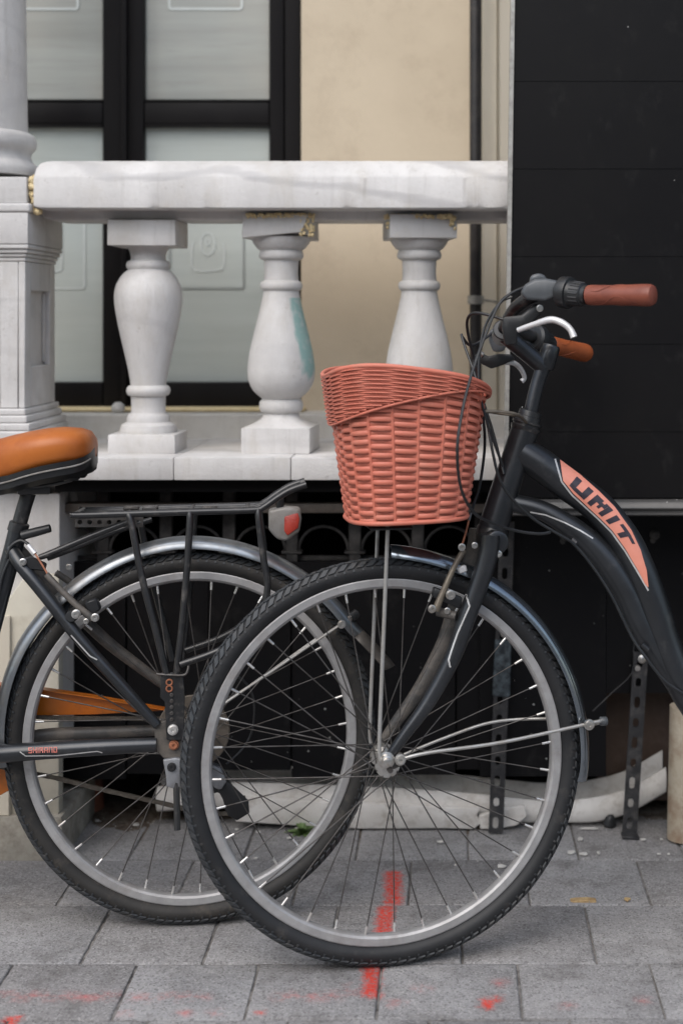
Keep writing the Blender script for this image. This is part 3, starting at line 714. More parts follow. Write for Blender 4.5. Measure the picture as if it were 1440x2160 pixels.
# --- slotted steel bars standing on the paving
def slotted(name, pts, holes_n, label, tape=None, foot=False):
    (xa, ya), (xb_, yb_) = pts       # top, bottom centre in photo px
    ZQ = 3.048
    top, bot = P(xa, ya, ZQ), P(xb_, yb_, ZQ); bot.z = 0.004
    L = (top - bot).length; wd = .0285
    o = empty(name, (bot.x, ZQ, 0.004), label, 'metal bar', 'slotted bars by the hoarding')
    hs_ = [(L * (k + .5) / holes_n, .0062 if k % 2 else .0062, .0125 if k % 2 == 0 else .0095) for k in range(holes_n)]
    vf = plate_with_holes(-wd / 2, wd / 2, 0, L, hs_, 0, .0035)
    ang = math.atan2(top.x - bot.x, top.z - bot.z)
    M = Matrix.Translation(bot) @ Matrix.Rotation(ang, 4, 'Y')
    build('bar', xform(vf, M), 'slot_steel', o, smooth=False)
    # the returned edge of the angle
    build('flange', xform(box(wd / 2 + .0003, wd / 2 + .003, 0, .010, .002, L), M), 'slot_steel', o, smooth=False)
    if foot: build('foot', xform(box(-wd / 2 - .003, wd / 2 + .004, -.030, -.0005, -.003, .003, .001), M), 'slot_steel', o)
    if tape:
        t0, t1 = L * tape[0], L * tape[1]
        build('tape', xform(box(-wd / 2 - .002, wd / 2 + .006, -.0028, .0108, t0, t1, .002, 1, .0012), M), 'blue_tape', o)
        build('screw', xform(lathe([(0, .008), (.003, .008), (.006, .003)], (0.004, -.004, t1 + .014), Vector((0, -1, 0)), 10), M), 'chrome', o)
    else:
        build('screw', xform(join(lathe([(0, .009), (.003, .009), (.006, .003)], (.004, -.0005, L - .014), Vector((0, -1, 0)), 10), lathe([(0, .007), (.004, .006)], (-.004, -.0005, L - .034), Vector((0, -1, 0)), 10)), M), 'chrome', o)
    return o
slotted('slotted_bar', ((1068, 1100), (1044, 1757)), 15, 'slotted black steel bar partly wrapped in shiny tape, seen through the wheel', (.44, .62))
slotted('slotted_bar', ((1350, 1376), (1326, 1766)), 9, 'slotted black steel bar with bent foot, right of the front wheel', foot=True)

# --- plastic gutter and board offcuts lying along the wall
def channel_sweep(top_front, Zf, h, depth, back_extra, th=.004):
    """open U channel whose front top edge follows the photo points"""
    pts = [P(x, y, Zf) for x, y in top_front]; pts, _ = catmull(pts, [0] * len(pts), 6)
    sec = [(.001, 0), (-.004, -.18 * h), (-.007, -.42 * h), (-.006, -.68 * h), (-.001, -.88 * h), (.010, -h), (depth, -h), (depth, back_extra), (depth - th, back_extra), (depth - th, -h + th), (.012, -h + th), (th, -.8 * h), (th - .002, -.4 * h), (th + .001, 0)]
    V, Fs = [], []
    for p in pts:
        hh = min(h, p.z - .004)
        for d, z in sec: V.append(Vector((p.x, p.y + d, max(p.z + (z if z > -.5 * h else z * hh / h), .003))))
    k = len(sec)
    for i in range(len(pts) - 1):
        for s in range(k): Fs.append((i * k + s, i * k + (s + 1) % k, (i + 1) * k + (s + 1) % k, (i + 1) * k + s))
    Fs += [tuple(range(k)), tuple((len(pts) - 1) * k + s for s in range(k))]
    return V, Fs
gu = build('plastic_gutter', channel_sweep([(330, 1660), (480, 1652), (640, 1655), (800, 1662), (960, 1672), (1080, 1684), (1150, 1690), (1240, 1685), (1320, 1666), (1404, 1620)], 3.10, .058, .055, .022), 'white_plastic', angle=30)
tag(gu, 'long bowed off-white plastic gutter lying along the wall foot', 'gutter')
bd = [P(500, 1682, 3.075), P(640, 1690, 3.075), P(800, 1698, 3.075), P(930, 1704, 3.075), P(1012, 1708, 3.075), P(1004, 1722, 3.075), P(1016, 1736, 3.075), P(1000, 1752, 3.075), P(1006, 1758, 3.075)]
bl = [P(1006, 1762, 3.075), P(900, 1757, 3.075), P(760, 1750, 3.075), P(620, 1742, 3.075), P(496, 1734, 3.075)]
for q_ in bd + bl: q_.z = max(q_.z, .004)
ob = build('trim_board', bevelled(prism(bd + bl, Vector((0, .018, 0))), .0025, 2), 'white_plastic', angle=35)
tag(ob, 'dirty white trim board with a broken end, in front of the gutter', 'board')
pc = [P(1010, 1722, 3.072), P(1060, 1706, 3.072), P(1106, 1700, 3.072), P(1112, 1722, 3.072), P(1090, 1742, 3.072), P(1050, 1752, 3.072), P(1012, 1756, 3.072)]
for q_ in pc: q_.z = max(q_.z, .004)
ob = build('board_offcut', bevelled(prism(pc, Vector((.0, .012, 0))), .002, 1), 'white_plastic', angle=35)
tag(ob, 'small torn piece of white board behind the taped slotted bar', 'board')

# --- pipes at the foot of the wall
pp = empty('wall_pipe', (PX(1436, 3.0), 3.02, 0), 'rusty cream painted pipe standing at the right edge', 'pipe')
q_ = P(1440, 1738, 3.02)
build('pipe', tube([Vector((q_.x, 3.02, .004)), Vector((q_.x + .006, 3.02, .285))], .034, 24, 1), 'cream_pipe', pp)
rpz = 3.20
ob = build('rusty_pipe', tube([P(172, 1560, rpz) + Vector((-.06, .03, 0)), P(172, 1580, rpz), P(190, 1610, rpz), P(196, 1660, rpz), Vector((PX(198, rpz), rpz, .0))], .023, 16, 5), 'rust_pipe')
tag(ob, 'rusty brown pipe bending down to the ground behind the rear wheel', 'pipe')
ob = build('thin_wire', tube([P(1250, 1500, 3.03), P(1290, 1462, 3.04), P(1332, 1420, 3.045), P(1336, 1370, 3.05), P(1340, 1330, 3.06)], .0011, 6, 4), 'slot_steel')
tag(ob, 'thin dark wire hooked to the right slotted bar', 'wire')

# --- unseen house behind the camera, added for dark reflections and fill light
opp = empty('unseen_house', (0, -6, -.02), 'plain unseen house across the street, added to shape the light', 'house')
build('wall', box(-12, 12, -6.6, -6, -.02, 4.0), 'unseen_house_plaster', opp, smooth=False)
for fl in range(1):
    for k in range(7):
        x = -9 + 3 * k; z = .9 + fl * 3.2
        wn = build('window', box(x - .55, x + .55, -5.998, -5.96, z, z + 1.7), 'unseen_house_plaster', opp, smooth=False)
        build('pane', box(x - .47, x + .47, -5.9598, -5.955, z + .08, z + 1.62), 'unseen_house_window', wn, smooth=False)

# ================================================================== THE BICYCLES
class Plane:
    def __init__(s, p0, y):
        s.p0 = Vector(p0); s.y = Vector(y).normalized()          # y points away from the camera
        up = Vector((0, 0, 1)); s.v = (up - s.y * up.dot(s.y)).normalized(); s.u = s.y.cross(s.v)
    def at(s, px, py, w=0.0):
        d = ray(px, py); t = (s.p0 - s.y * w - CAM).dot(s.y) / d.dot(s.y); return CAM + d * t
    def M(s, c):
        m = Matrix((s.u, s.y, s.v)).transposed().to_4x4(); m.translation = c; return m
def path(pl, pts): return [pl.at(*p) for p in pts]

# ---- wheel, built in its own space: axis = local Y (negative towards the camera), hub at the origin
def ring(prof, seg, ph=0.0):
    """prof: closed list of (radius, y)"""
    V, Fs = [], []; k = len(prof)
    for i in range(seg):
        th = 2 * math.pi * i / seg + ph; c, q = math.cos(th), math.sin(th)
        for r, y in prof: V.append(Vector((r * c, y, r * q)))
    for i in range(seg):
        j = (i + 1) % seg
        for s in range(k): Fs.append((i * k + s, i * k + (s + 1) % k, j * k + (s + 1) % k, j * k + s))
    return V, Fs
def make_wheel(parent, M, Ro, name, tyre_mat, axle=.055, rearhub=False, flat=0.0):
    loc = root_loc(parent); ML = Matrix.Translation(-loc) @ M
    rr = Ro - .036
    rimp = [(rr, -.0115), (rr - .002, -.0125), (rr - .013, -.0122), (rr - .0165, -.009), (rr - .0185, -.004), (rr - .0185, .004), (rr - .0165, .009), (rr - .013, .0122), (rr - .002, .0125), (rr, .0115), (rr - .006, .009), (rr - .006, -.009)]
    rim = build(name, ring(rimp, 120), 'alloy', parent, local=True, angle=25); rim.matrix_local = ML
    n = 20; cR = Ro - .0205; tp = []
    for k in range(n):
        a = 2 * math.pi * k / n; tp.append((cR + .0178 * math.cos(a), .0195 * math.sin(a)))
    vf = ring(tp, 120)
    if flat:       # soft tyre: the foot of it squashed on the ground
        gz = M.inverted().to_3x3() @ Vector((0, 0, 1)); lim = (M.inverted() @ Vector((M.translation.x, M.translation.y, flat))).dot(gz)
        for q in vf[0]:
            d = q.dot(gz) - lim
            if d < 0: q -= gz * d; q.y *= 1 + min(.2, -d * 18)
    build('tyre', vf, tyre_mat, rim, local=True, angle=60)
    # tread: two staggered rows of shoulder blocks and a centre rib, all real relief
    nb = 128; V, Fs = [], []
    def block(a0, a1, b0, b1, skew, hgt):
        k0 = len(V)
        for lift, grow in ((-.0015, 0), (hgt, -.12)):
            for aa, bb in ((a0, b0), (a1, b0), (a1, b1), (a0, b1)):
                am, bm_ = (a0 + a1) / 2, (b0 + b1) / 2
                a = am + (aa - am) * (1 + grow) + skew * (bb - bm_); b = bm_ + (bb - bm_) * (1 + grow)
                r = cR + (.0178 + lift) * math.cos(b); y = (.0195 + lift) * math.sin(b)
                V.append(Vector((r * math.cos(a), y, r * math.sin(a))))
        Fs.extend([tuple(k0 + i for i in t) for t in ((4, 5, 6, 7), (0, 4, 7, 3), (1, 2, 6, 5), (0, 1, 5, 4), (3, 7, 6, 2))])
    da = 2 * math.pi / nb
    for i in range(nb):
        for sg in (-1, 1):
            a = i * da + (da / 2 if sg > 0 else 0)
            block(a, a + da * .70, sg * .52, sg * 1.12, sg * .05, .0028)
            block(a + da * .4, a + da * 1.0, sg * .08, sg * .44, -sg * .03, .0024)
            block(a + da * .2, a + da * .42, sg * 1.18, sg * 1.42, 0, .0014)
    if flat:
        for q in V:
            d = q.dot(gz) - lim
            if d < 0: q -= gz * d
    t = build('tread', (V, Fs), 'tread_rubber', rim, local=True, smooth=False); t['kind'] = 'stuff'
    # hub
    hb = [(-.046, .006), (-.046, .010), (-.036, .011), (-.0355, .0215), (-.0325, .0215), (-.032, .014), (-.02, .0105), (.02, .0105), (.032, .014), (.0325, .0215), (.0355, .0215), (.036, .011), (.046, .010), (.046, .006)]
    build('hub', lathe([(y, r * (1.35 if rearhub else 1)) for y, r in hb], (0, 0, 0), Vector((0, 1, 0)), 24), 'chrome', rim, local=True, angle=30)
    build('axle', lathe([(-axle - .008, .0045), (-axle - .008, .005), (axle + .008, .005), (axle + .008, .0045)], (0, 0, 0), Vector((0, 1, 0)), 12), 'spoke_steel', rim, local=True)
    # 36 spokes laced three-cross; four meshes shared by all of them
    rn = rr - .0185; rh = .0195 * (1.35 if rearhub else 1)
    meshes = []
    for side in (-1, 1):
        for lead in (-1, 1):
            a = lead * R(66)
            h = Vector((rh * math.cos(a), side * .034 + side * lead * .0015, rh * math.sin(a)))
            e = Vector((rn + .004, side * .003, 0)); d = (e - h).normalized()
            s1 = tube([h, e], .00115, 6, 1); s2 = tube([e - d * .019, e - d * .004], [.0021, .0024], 8, 1)
            vf = join(s1, s2)
            ob = build('spoke', vf, None, rim, local=True, mats=['spoke_steel', 'nipple_steel'], midx=[0] * len(s1[1]) + [1] * len(s2[1]), angle=80)
            meshes.append(ob)
    for k in range(36):
        src = meshes[(k % 2) * 2 + (k // 2) % 2]
        th = 2 * math.pi * k / 36 + R(3)
        o = src if k in (0, 1, 2, 3) else src.copy()
        if k > 3: COL.objects.link(o)
        o.parent = rim; o.matrix_local = Matrix.Rotation(-th, 4, 'Y')
    return rim
def fender(pl, c, r_at, a0, a1, half, seg=44, th=.0012, crown=.012):
    """curved mudguard round centre c: angle in degrees from +u, counter-clockwise; r_at(angle) radius"""
    V, Fs = [], []
    prof = [(half * math.sin(R(t)), crown * (math.cos(R(t)) - 1)) for t in range(-90, 91, 15)]
    full = prof + [(y, r - th) for y, r in prof[::-1]]
    k = len(full)
    for i in range(seg + 1):
        a = a0 + (a1 - a0) * i / seg; ar = R(a); rad = r_at(a)
        end = min(i, seg - i); sq = 1 if end > 2 else (.55, .8, .93)[end]
        for y, dr in full:
            r = rad + dr
            V.append(c + pl.u * (math.cos(ar) * r) + pl.v * (math.sin(ar) * r) + pl.y * (y * sq))
    for i in range(seg):
        for s in range(k): Fs.append((i * k + s, i * k + (s + 1) % k, (i + 1) * k + (s + 1) % k, (i + 1) * k + s))
    Fs += [tuple(range(k)), tuple(seg * k + s for s in range(k))]
    return V, Fs
def bolt(c, d, r=.006, h=.006, seg=12):
    return lathe([(0, r), (h * .55, r), (h * .6, r * .8), (h, r * .7), (h, r * .3), (h * .7, r * .28)], c, d, seg, True)
def decal_grid(bvh, quad, nu, nv, off=.0006):
    """a patch of film laid on a tube: the four photo corners, sampled and dropped on the tube's surface"""
    V, Fs = [], []
    a, b, c, d = [Vector(q) for q in quad]
    for j in range(nv + 1):
        for i in range(nu + 1):
            s, t = i / nu, j / nv
            q = (a * (1 - s) + b * s) * (1 - t) + (d * (1 - s) + c * s) * t
            hit, nrm, _, _ = bvh.ray_cast(CAM, ray(q.x, q.y))
            if hit is None: return None
            if nrm.dot(ray(q.x, q.y)) > 0: nrm = -nrm
            V.append(hit + nrm * off)
    for j in range(nv):
        for i in range(nu): Fs.append((j * (nu + 1) + i, j * (nu + 1) + i + 1, (j + 1) * (nu + 1) + i + 1, (j + 1) * (nu + 1) + i))
    return V, Fs
def lerp_poly(pl_, s):
    L = [0]
    for a, b in zip(pl_[:-1], pl_[1:]): L.append(L[-1] + math.hypot(b[0] - a[0], b[1] - a[1]))
    x = s * L[-1]
    for i in range(len(pl_) - 1):
        if x <= L[i + 1] or i == len(pl_) - 2:
            t = (x - L[i]) / max(L[i + 1] - L[i], 1e-6)
            return (pl_[i][0] + (pl_[i + 1][0] - pl_[i][0]) * t, pl_[i][1] + (pl_[i + 1][1] - pl_[i][1]) * t)

# ------------------------------------------------------------------ bicycle with the basket
P_far = P
def P(px, py, Z): return P_far(px, py, Z - .036)
LEAN = 6.0
FA = Plane((0, 2.434, 0), (0, math.cos(R(LEAN)), -math.sin(R(LEAN))))
ax0, ax1 = FA.at(1037, 1130), FA.at(1150, 745); AX = (ax1 - ax0).normalized()
STEER = 11.0
Rs = Matrix.Rotation(R(STEER), 3, AX)
if (Rs @ -FA.u).dot(FA.y) > 0: Rs = Matrix.Rotation(R(-STEER), 3, AX)       # turned towards the camera
SA = Plane(ax0, Rs @ FA.y)
hubA = SA.at(811, 1603)
A = empty('bicycle', (hubA.x, hubA.y, 0), 'charcoal step-through bicycle with red wicker-look front basket, leaning on the hoarding', 'bicycle', 'two parked bicycles')
RA = hubA.z / SA.v.z
RA = RA + .001
CP = 'charcoal_paint'
wA = make_wheel(A, SA.M(hubA), RA, 'front_wheel', 'rubber', .062, flat=.0015)
wA['label'] = 'front wheel with dusty alloy rim'
# fork: two blades, crown
forkpts = [(1034, 1128), (1030, 1165), (1016, 1215), (985, 1300), (957, 1382), (905, 1478), (855, 1548), (824, 1592)]
forkr = [.0165, .0175, .0172, .0160, .0145, .0125, .010, .008]
fork_near = build('fork_blade', tube(path(SA, [(x, y, .052 - .004 * i / 7) for i, (x, y) in enumerate(forkpts)]), forkr, 20, 6), CP, A)
q0 = [SA.at(x, y, .052 - .004 * i / 7) for i, (x, y) in enumerate(forkpts)]
build('fork_blade', tube([p + SA.y * (2 * (.052 - .004 * i / 7)) for i, p in enumerate(q0)], forkr, 20, 6), 'charcoal_dusty', A)
cr = SA.at(1036, 1138)
build('fork_crown', bevelled(tube([cr - SA.y * .050, cr + SA.y * .050], .021, 12, 1), .004, 2), CP, A)
bv = BVHTree.FromPolygons([v + A.location for v in [q.co for q in fork_near.data.vertices]], [tuple(p.vertices) for p in fork_near.data.polygons])
def decal_line(bvh, pts, wpx, mat, parent, name='stripe'):
    parts = []
    for (xa, ya), (xb, yb) in zip(pts[:-1], pts[1:]):
        d = Vector((xb - xa, yb - ya)); nn = Vector((-d.y, d.x)).normalized() * wpx / 2
        g_ = decal_grid(bvh, ((xa + nn.x, ya + nn.y), (xb + nn.x, yb + nn.y), (xb - nn.x, yb - nn.y), (xa - nn.x, ya - nn.y)), max(2, int(d.length / 8)), 1)
        if g_: parts.append(g_)
    if parts: return build(name, join(*parts), mat, parent)
decal_line(bv, [(983, 1254), (990, 1279), (964, 1338), (951, 1376), (946, 1392), (949, 1408)], 3.2, 'decal_silver', fork_near)
# head tube, headset, quill, stem
build('head_tube', tube(path(FA, [(1036, 1126), (1046, 1092), (1080, 985), (1107, 906)]), [.0265, .0262, .0245, .0250], 24, 3), CP, A)
hs0 = FA.at(1036, 1126); hdir = AX
build('headset_cup', lathe([(-.006, .024), (-.006, .028), (.006, .0285), (.010, .027), (.010, .02)], hs0, hdir, 28), 'black_metal', A)
ht = FA.at(1109, 900)
build('headset', lathe([(-.008, .02), (-.008, .0255), (-.003, .0275), (.000, .0275), (.001, .0245), (.004, .0245), (.005, .027), (.009, .027), (.010, .023), (.018, .0225), (.019, .0205), (.028, .020), (.030, .015)], ht, hdir, 32), 'black_metal', A)
build('quill', tube(path(FA, [(1116, 882), (1133, 810), (1153, 752)]), [.0125, .0128, .0140], 18, 3), 'charcoal_paint', A)
qt = FA.at(1158, 744)
build('quill_top', lathe([(-.030, .0135), (-.024, .0165), (.010, .0170), (.014, .015), (.014, .006), (.008, .006)], qt, hdir, 24), CP, A)
stem0, stem1 = FA.at(1148, 775), P(1064, 706, 2.575)
build('stem', tube([stem0, stem0.lerp(stem1, .5), stem1], [.0158, .0155, .0162], 18, 3), CP, A)
# handlebar
HB = [(1378, 622, 2.33), (1240, 622, 2.40), (1185, 616, 2.43), (1130, 622, 2.46), (1088, 648, 2.50), (1066, 684, 2.55), (1060, 702, 2.58), (1062, 706, 2.61), (1090, 702, 2.655), (1128, 712, 2.70), (1160, 727, 2.735), (1237, 745, 2.835)]
HBp = [P(*q) for q in HB]
build('handlebar', tube(HBp, .0112, 14, 5), 'black_metal', A)
cd = (HBp[7] - HBp[5]).normalized(); cc = HBp[6]
build('stem_clamp', bevelled(lathe([(-.021, .0175), (-.021, .019), (.021, .019), (.021, .0175)], cc, cd, 16), .002, 1), 'black_metal', A)
def grip(i0, i1, mat, nm='grip'):
    a, b = HBp[i0], HBp[i1]; d = (b - a); L = d.length; d.normalize()
    pr = [(0, .0135), (.001, .0165), (.008, .0172), (L * .35, .0165), (L * .6, .0172), (L * .85, .0182), (L - .006, .0180), (L - .001, .0160), (L + .002, .010)]
    g_ = build(nm, lathe(pr, a, d, 26), mat, A)
    # stitched wave relief on the grip
    o1 = d.orthogonal().normalized(); o2 = d.cross(o1); parts = []
    for ph in (0, math.pi / 2, math.pi, 3 * math.pi / 2):
        pts = []
        for k in range(13):
            t = .12 + .76 * k / 12; th = ph + .55 * math.sin(t * 9)
            pts.append(a + d * (L * t) + (o1 * math.cos(th) + o2 * math.sin(th)) * .0170)
        parts.append(tube(pts, .0007, 6, 2))
    build('grip_seam', join(*parts), mat, g_)
grip(1, 0, 'grip_brown'); grip(10, 11, 'grip_tan')
def shifter(i_in, i_out, big, mat):
    a, b = HBp[i_in], HBp[i_out]; d = (b - a); L = d.length; d.normalize()
    o = build('twist_shifter', lathe([(.0, .014), (.0, .022), (.004, .0265), (.018, .0275), (.021, .0265), (.022, .022), (.026, .0205), (L * .82, .0195), (L * .86, .0165), (L - .001, .0165), (L - .001, .012)], a, d, 30), mat, A, angle=30)
    ribs = []
    o1 = d.orthogonal().normalized(); o2 = d.cross(o1)
    for k in range(18):
        th = 2 * math.pi * k / 18; c = o1 * math.cos(th) + o2 * math.sin(th)
        ribs.append(tube([a + d * .028 + c * .0205, a + d * (L * .80) + c * .0195], .0013, 5, 1))
    build('grip_rib', join(*ribs), mat, o)
    return a, d
HBp_in = P(1180, 615, 2.433)
HBp.append(HBp_in); shifter(12, 1, 1, 'black_plastic')
HBp.append(P(1122, 711, 2.695)); shifter(13, 10, 1, 'black_plastic')
# indicator housing on the near shifter
dn = (HBp[1] - HBp[3]).normalized()
build('shifter_window', bevelled(prism([P(1098, 618, 2.425), P(1106, 600, 2.425), P(1128, 588, 2.425), P(1150, 586, 2.425), P(1180, 592, 2.42), P(1184, 622, 2.42), P(1150, 634, 2.42), P(1108, 632, 2.425)], Vector((0, .034, 0))), .006, 3), 'grey_plastic', A)
build('shifter_window', bevelled(prism([P(1116, 596, 2.44), P(1120, 580, 2.44), P(1136, 575, 2.44), P(1150, 580, 2.44), P(1154, 592, 2.44)], Vector((0, .026, 0))), .005, 3), 'grey_plastic', A)
# near brake lever: perch, arm, silver blade
build('lever_perch', bevelled(prism([P(1058, 690, 2.45), P(1062, 668, 2.45), P(1100, 664, 2.45), P(1128, 640, 2.45), P(1148, 646, 2.45), P(1140, 662, 2.45), P(1108, 690, 2.45), P(1092, 694, 2.45), P(1090, 726, 2.45), P(1064, 728, 2.45)], Vector((0, .022, 0))), .004, 2), 'black_plastic', A)
build('brake_lever', tube([P(1092, 696, 2.44), P(1126, 684, 2.425), P(1160, 674, 2.41), P(1184, 680, 2.40), P(1202, 694, 2.395), P(1210, 711, 2.392)], [.0044, .005, .0058, .0058, .0052, .0060], 14, 6), 'lever_silver', A)
build('lever_pivot', bolt(P(1138, 650, 2.446), Vector((0, -1, 0)), .006, .005), 'chrome', A)
build('lever_perch', bevelled(prism([P(1012, 742, 2.71), P(1030, 752, 2.71), P(1052, 746, 2.71), P(1080, 748, 2.71), P(1086, 758, 2.71), P(1060, 770, 2.71), P(1036, 778, 2.71), P(1012, 766, 2.71)], Vector((0, .02, 0))), .003, 2), 'black_plastic', A)
build('lever_perch', bevelled(prism([P(1030, 700, 2.66), P(1044, 690, 2.66), P(1064, 690, 2.66), P(1072, 716, 2.66), P(1062, 742, 2.66), P(1040, 742, 2.66), P(1032, 722, 2.66)], Vector((0, .03, 0))), .005, 2), 'grey_plastic', A)
build('brake_lever', tube([P(1064, 764, 2.72), P(1084, 766, 2.735), P(1098, 778, 2.75), P(1106, 796, 2.76), P(1100, 804, 2.76)], [.0045, .005, .0046, .0042, .005], 12, 5), 'lever_silver', A)
build('barrel_adjuster', tube([P(1010, 744, 2.712), P(1018, 749, 2.712)], .0058, 12, 1), 'chrome', A)
# cables
def cable(pts, r=.0026, mat='black_plastic'): return build('cable', tube([P(*q) for q in pts], r, 8, 6), mat, A)
cable([(1104, 606, 2.44), (1075, 620, 2.43), (1050, 645, 2.42), (1022, 710, 2.40), (994, 790, 2.37), (974, 870, 2.335), (964, 950, 2.315), (972, 1030, 2.335), (1000, 1082, 2.38), (1040, 1104, 2.42), (1090, 1120, 2.45), (1135, 1126, 2.46), (1160, 1123, 2.47)])
cable([(1062, 674, 2.47), (1030, 664, 2.48), (1000, 660, 2.50), (986, 672, 2.52), (986, 700, 2.54), (998, 750, 2.56), (1010, 800, 2.57), (1018, 870, 2.58), (1022, 940, 2.58), (1012, 1020, 2.56), (1000, 1060, 2.55), (992, 1084, 2.53)])
cable([(1040, 700, 2.66), (1010, 722, 2.64), (990, 728, 2.62), (976, 712, 2.6), (973, 706, 2.6), (982, 736, 2.58), (1000, 786, 2.55), (1018, 850, 2.5), (1030, 905, 2.46), (1040, 960, 2.45), (1055, 1015, 2.455), (1085, 1058, 2.47), (1130, 1098, 2.49), (1190, 1134, 2.505), (1212, 1150, 2.51), (1250, 1196, 2.51), (1290, 1258, 2.505), (1330, 1340, 2.50), (1360, 1385, 2.49), (1400, 1435, 2.49), (1445, 1466, 2.49), (1530, 1520, 2.49)])
cable([(1012, 746, 2.71), (1000, 756, 2.70), (1002, 790, 2.66), (1020, 850, 2.62), (1036, 900, 2.58), (1052, 960, 2.545), (1062, 1000, 2.53)])
cable([(1060, 984, 2.46), (1030, 900, 2.44), (1012, 830, 2.44), (1010, 760, 2.45), (1022, 690, 2.46), (1052, 640, 2.46), (1080, 626, 2.46)], .0022)
build('cable_ferrule', tube([FA.at(1205, 1138, .03), FA.at(1214, 1146, .03)], .0045, 10, 1), 'spoke_steel', A)
build('cable_clip', tube([FA.at(1352, 1360, .03), FA.at(1366, 1372, .03)], .006, 10, 1), 'black_plastic', A)
# frame tubes
mt = [(1098, 953), (1140, 980), (1185, 1014), (1257, 1066), (1312, 1132), (1347, 1200), (1381, 1290), (1404, 1362), (1445, 1458), (1520, 1560), (1620, 1640)]
main = build('main_tube', tube(path(FA, mt), [.0270, .0290, .0285, .0290, .0292, .0288, .0282, .0275, .027, .026, .025], 28, 6, flat=(FA.v, 1.0)), CP, A)
lt = [(1052, 1058), (1090, 1063), (1145, 1078), (1200, 1110), (1245, 1146), (1285, 1192), (1322, 1252), (1352, 1320), (1385, 1375), (1440, 1458), (1530, 1570), (1620, 1645)]
lower = build('lower_tube', tube(path(FA, lt), [.015, .0165, .0175, .020, .0225, .0245, .0245, .0235, .022, .021, .021, .021], 22, 6), CP, A)
def bvh_of(o): return BVHTree.FromPolygons([q.co + A.location for q in o.data.vertices], [tuple(p.vertices) for p in o.data.polygons])
bm_ = bvh_of(main); bl_ = bvh_of(lower)
decal_line(bl_, [(1118, 1080), (1150, 1086), (1190, 1102), (1225, 1120), (1250, 1136)], 3.0, 'decal_silver', lower)
up_ = [(1180, 970), (1222, 1001), (1262, 1036), (1295, 1069), (1331, 1119), (1350, 1160), (1363, 1203), (1367, 1238)]
lo_ = [(1187, 1014), (1209, 1041), (1263, 1091), (1291, 1119), (1319, 1158), (1345, 1203), (1360, 1232), (1367, 1240)]
def dpt(s, t):
    a, b = lerp_poly(lo_, s), lerp_poly(up_, s); return (a[0] + (b[0] - a[0]) * t, a[1] + (b[1] - a[1]) * t)
def dpatch(s0, s1, t0, t1, sh, mat, name, off, ns=None):
    parts = []; k = ns or max(1, int((s1 - s0) * 30))
    for i in range(k):
        a, b = s0 + (s1 - s0) * i / k, s0 + (s1 - s0) * (i + 1) / k
        g_ = decal_grid(bm_, (dpt(a + sh * t0, t0), dpt(b + sh * t0, t0), dpt(b + sh * t1, t1), dpt(a + sh * t1, t1)), 1, 10, off)
        if g_: parts.append(g_)
    return build(name, join(*parts), mat, main)
dpatch(0, .995, 0, 1, 0, 'decal_pink', 'decal_panel', .0011, 60)
decal_line(bm_, [(1170, 968), (1184, 1016), (1206, 1044), (1261, 1094), (1289, 1122), (1317, 1161), (1344, 1206), (1367, 1246)], 3.4, 'decal_silver', main, 'decal_outline')
# the black lettering UMIT, as strokes: (s0, s1, t0, t1)
LET = [(.06, .105, .14, .80), (.06, .205, .14, .34), (.16, .205, .14, .80),                              # U
       (.235, .272, .14, .80), (.272, .296, .50, .80), (.296, .318, .32, .68), (.318, .342, .50, .80), (.342, .379, .14, .80),   # M
       (.415, .455, .14, .80),                                                                           # I
       (.485, .635, .60, .80), (.54, .58, .14, .60)]                                                    # T
parts = []
for s0, s1, t0, t1 in LET:
    k = max(1, int((s1 - s0) / .02)); sh = .09
    for i in range(k):
        a, b = s0 + (s1 - s0) * i / k, s0 + (s1 - s0) * (i + 1) / k
        g_ = decal_grid(bm_, (dpt(a + sh * t0, t0), dpt(b + sh * t0, t0), dpt(b + sh * t1, t1), dpt(a + sh * t1, t1)), 1, 6, .0017)
        if g_: parts.append(g_)
build('lettering', join(*parts), 'decal_black', main)
# mudguard, stays, front brake, axle hardware
def rfa(a): return RA + .016 + (.006 if a > 70 else 0) * (a - 70) / 20
fA = build('front_mudguard', fender(SA, hubA, rfa, 88, -9, .0265, crown=.020), 'fender_black', A, angle=50)
stE = SA.at(1240, 1527, .030)
build('mudguard_stay', tube([SA.at(845, 1602, .058), SA.at(905, 1588, .058), SA.at(1060, 1566, .046), stE, SA.at(1266, 1521, .026)], .0031, 10, 5), 'rod_steel', A)
build('mudguard_stay', tube([p for p in path(SA, [(852, 1592, -.05), (930, 1560, -.05), (1020, 1528, -.048), (1090, 1518, -.046), (1170, 1516, -.03)])] , .0028, 10, 5), 'rod_steel', A)
build('stay_bolt', join(bolt(stE - SA.y * .004, -SA.y, .0095, .008, 14), tube([SA.at(1240, 1527, .02), SA.at(1274, 1522, .005)], .0045, 10, 1)), 'chrome', A)
build('stay_cap', bevelled(lathe([(0, .0085), (.014, .0085)], SA.at(1264, 1522, .012), SA.u, 8), .002, 1), 'grey_plastic', A)
build('axle_nut', join(lathe([(0, .014), (.002, .0145), (.003, .011), (.012, .0105), (.013, .0075), (.019, .007), (.020, .004)], SA.at(814, 1604, .056), -SA.y, 6 * 4), prism([SA.at(802, 1596, .060), SA.at(812, 1594, .060), SA.at(828, 1594, .060), SA.at(826, 1612, .060), SA.at(806, 1616, .060)], -SA.y * .004)), 'chrome', A)
build('stay_eye', join(bolt(SA.at(843, 1602, .056), -SA.y, .0095, .010, 14)), 'rod_steel', A)
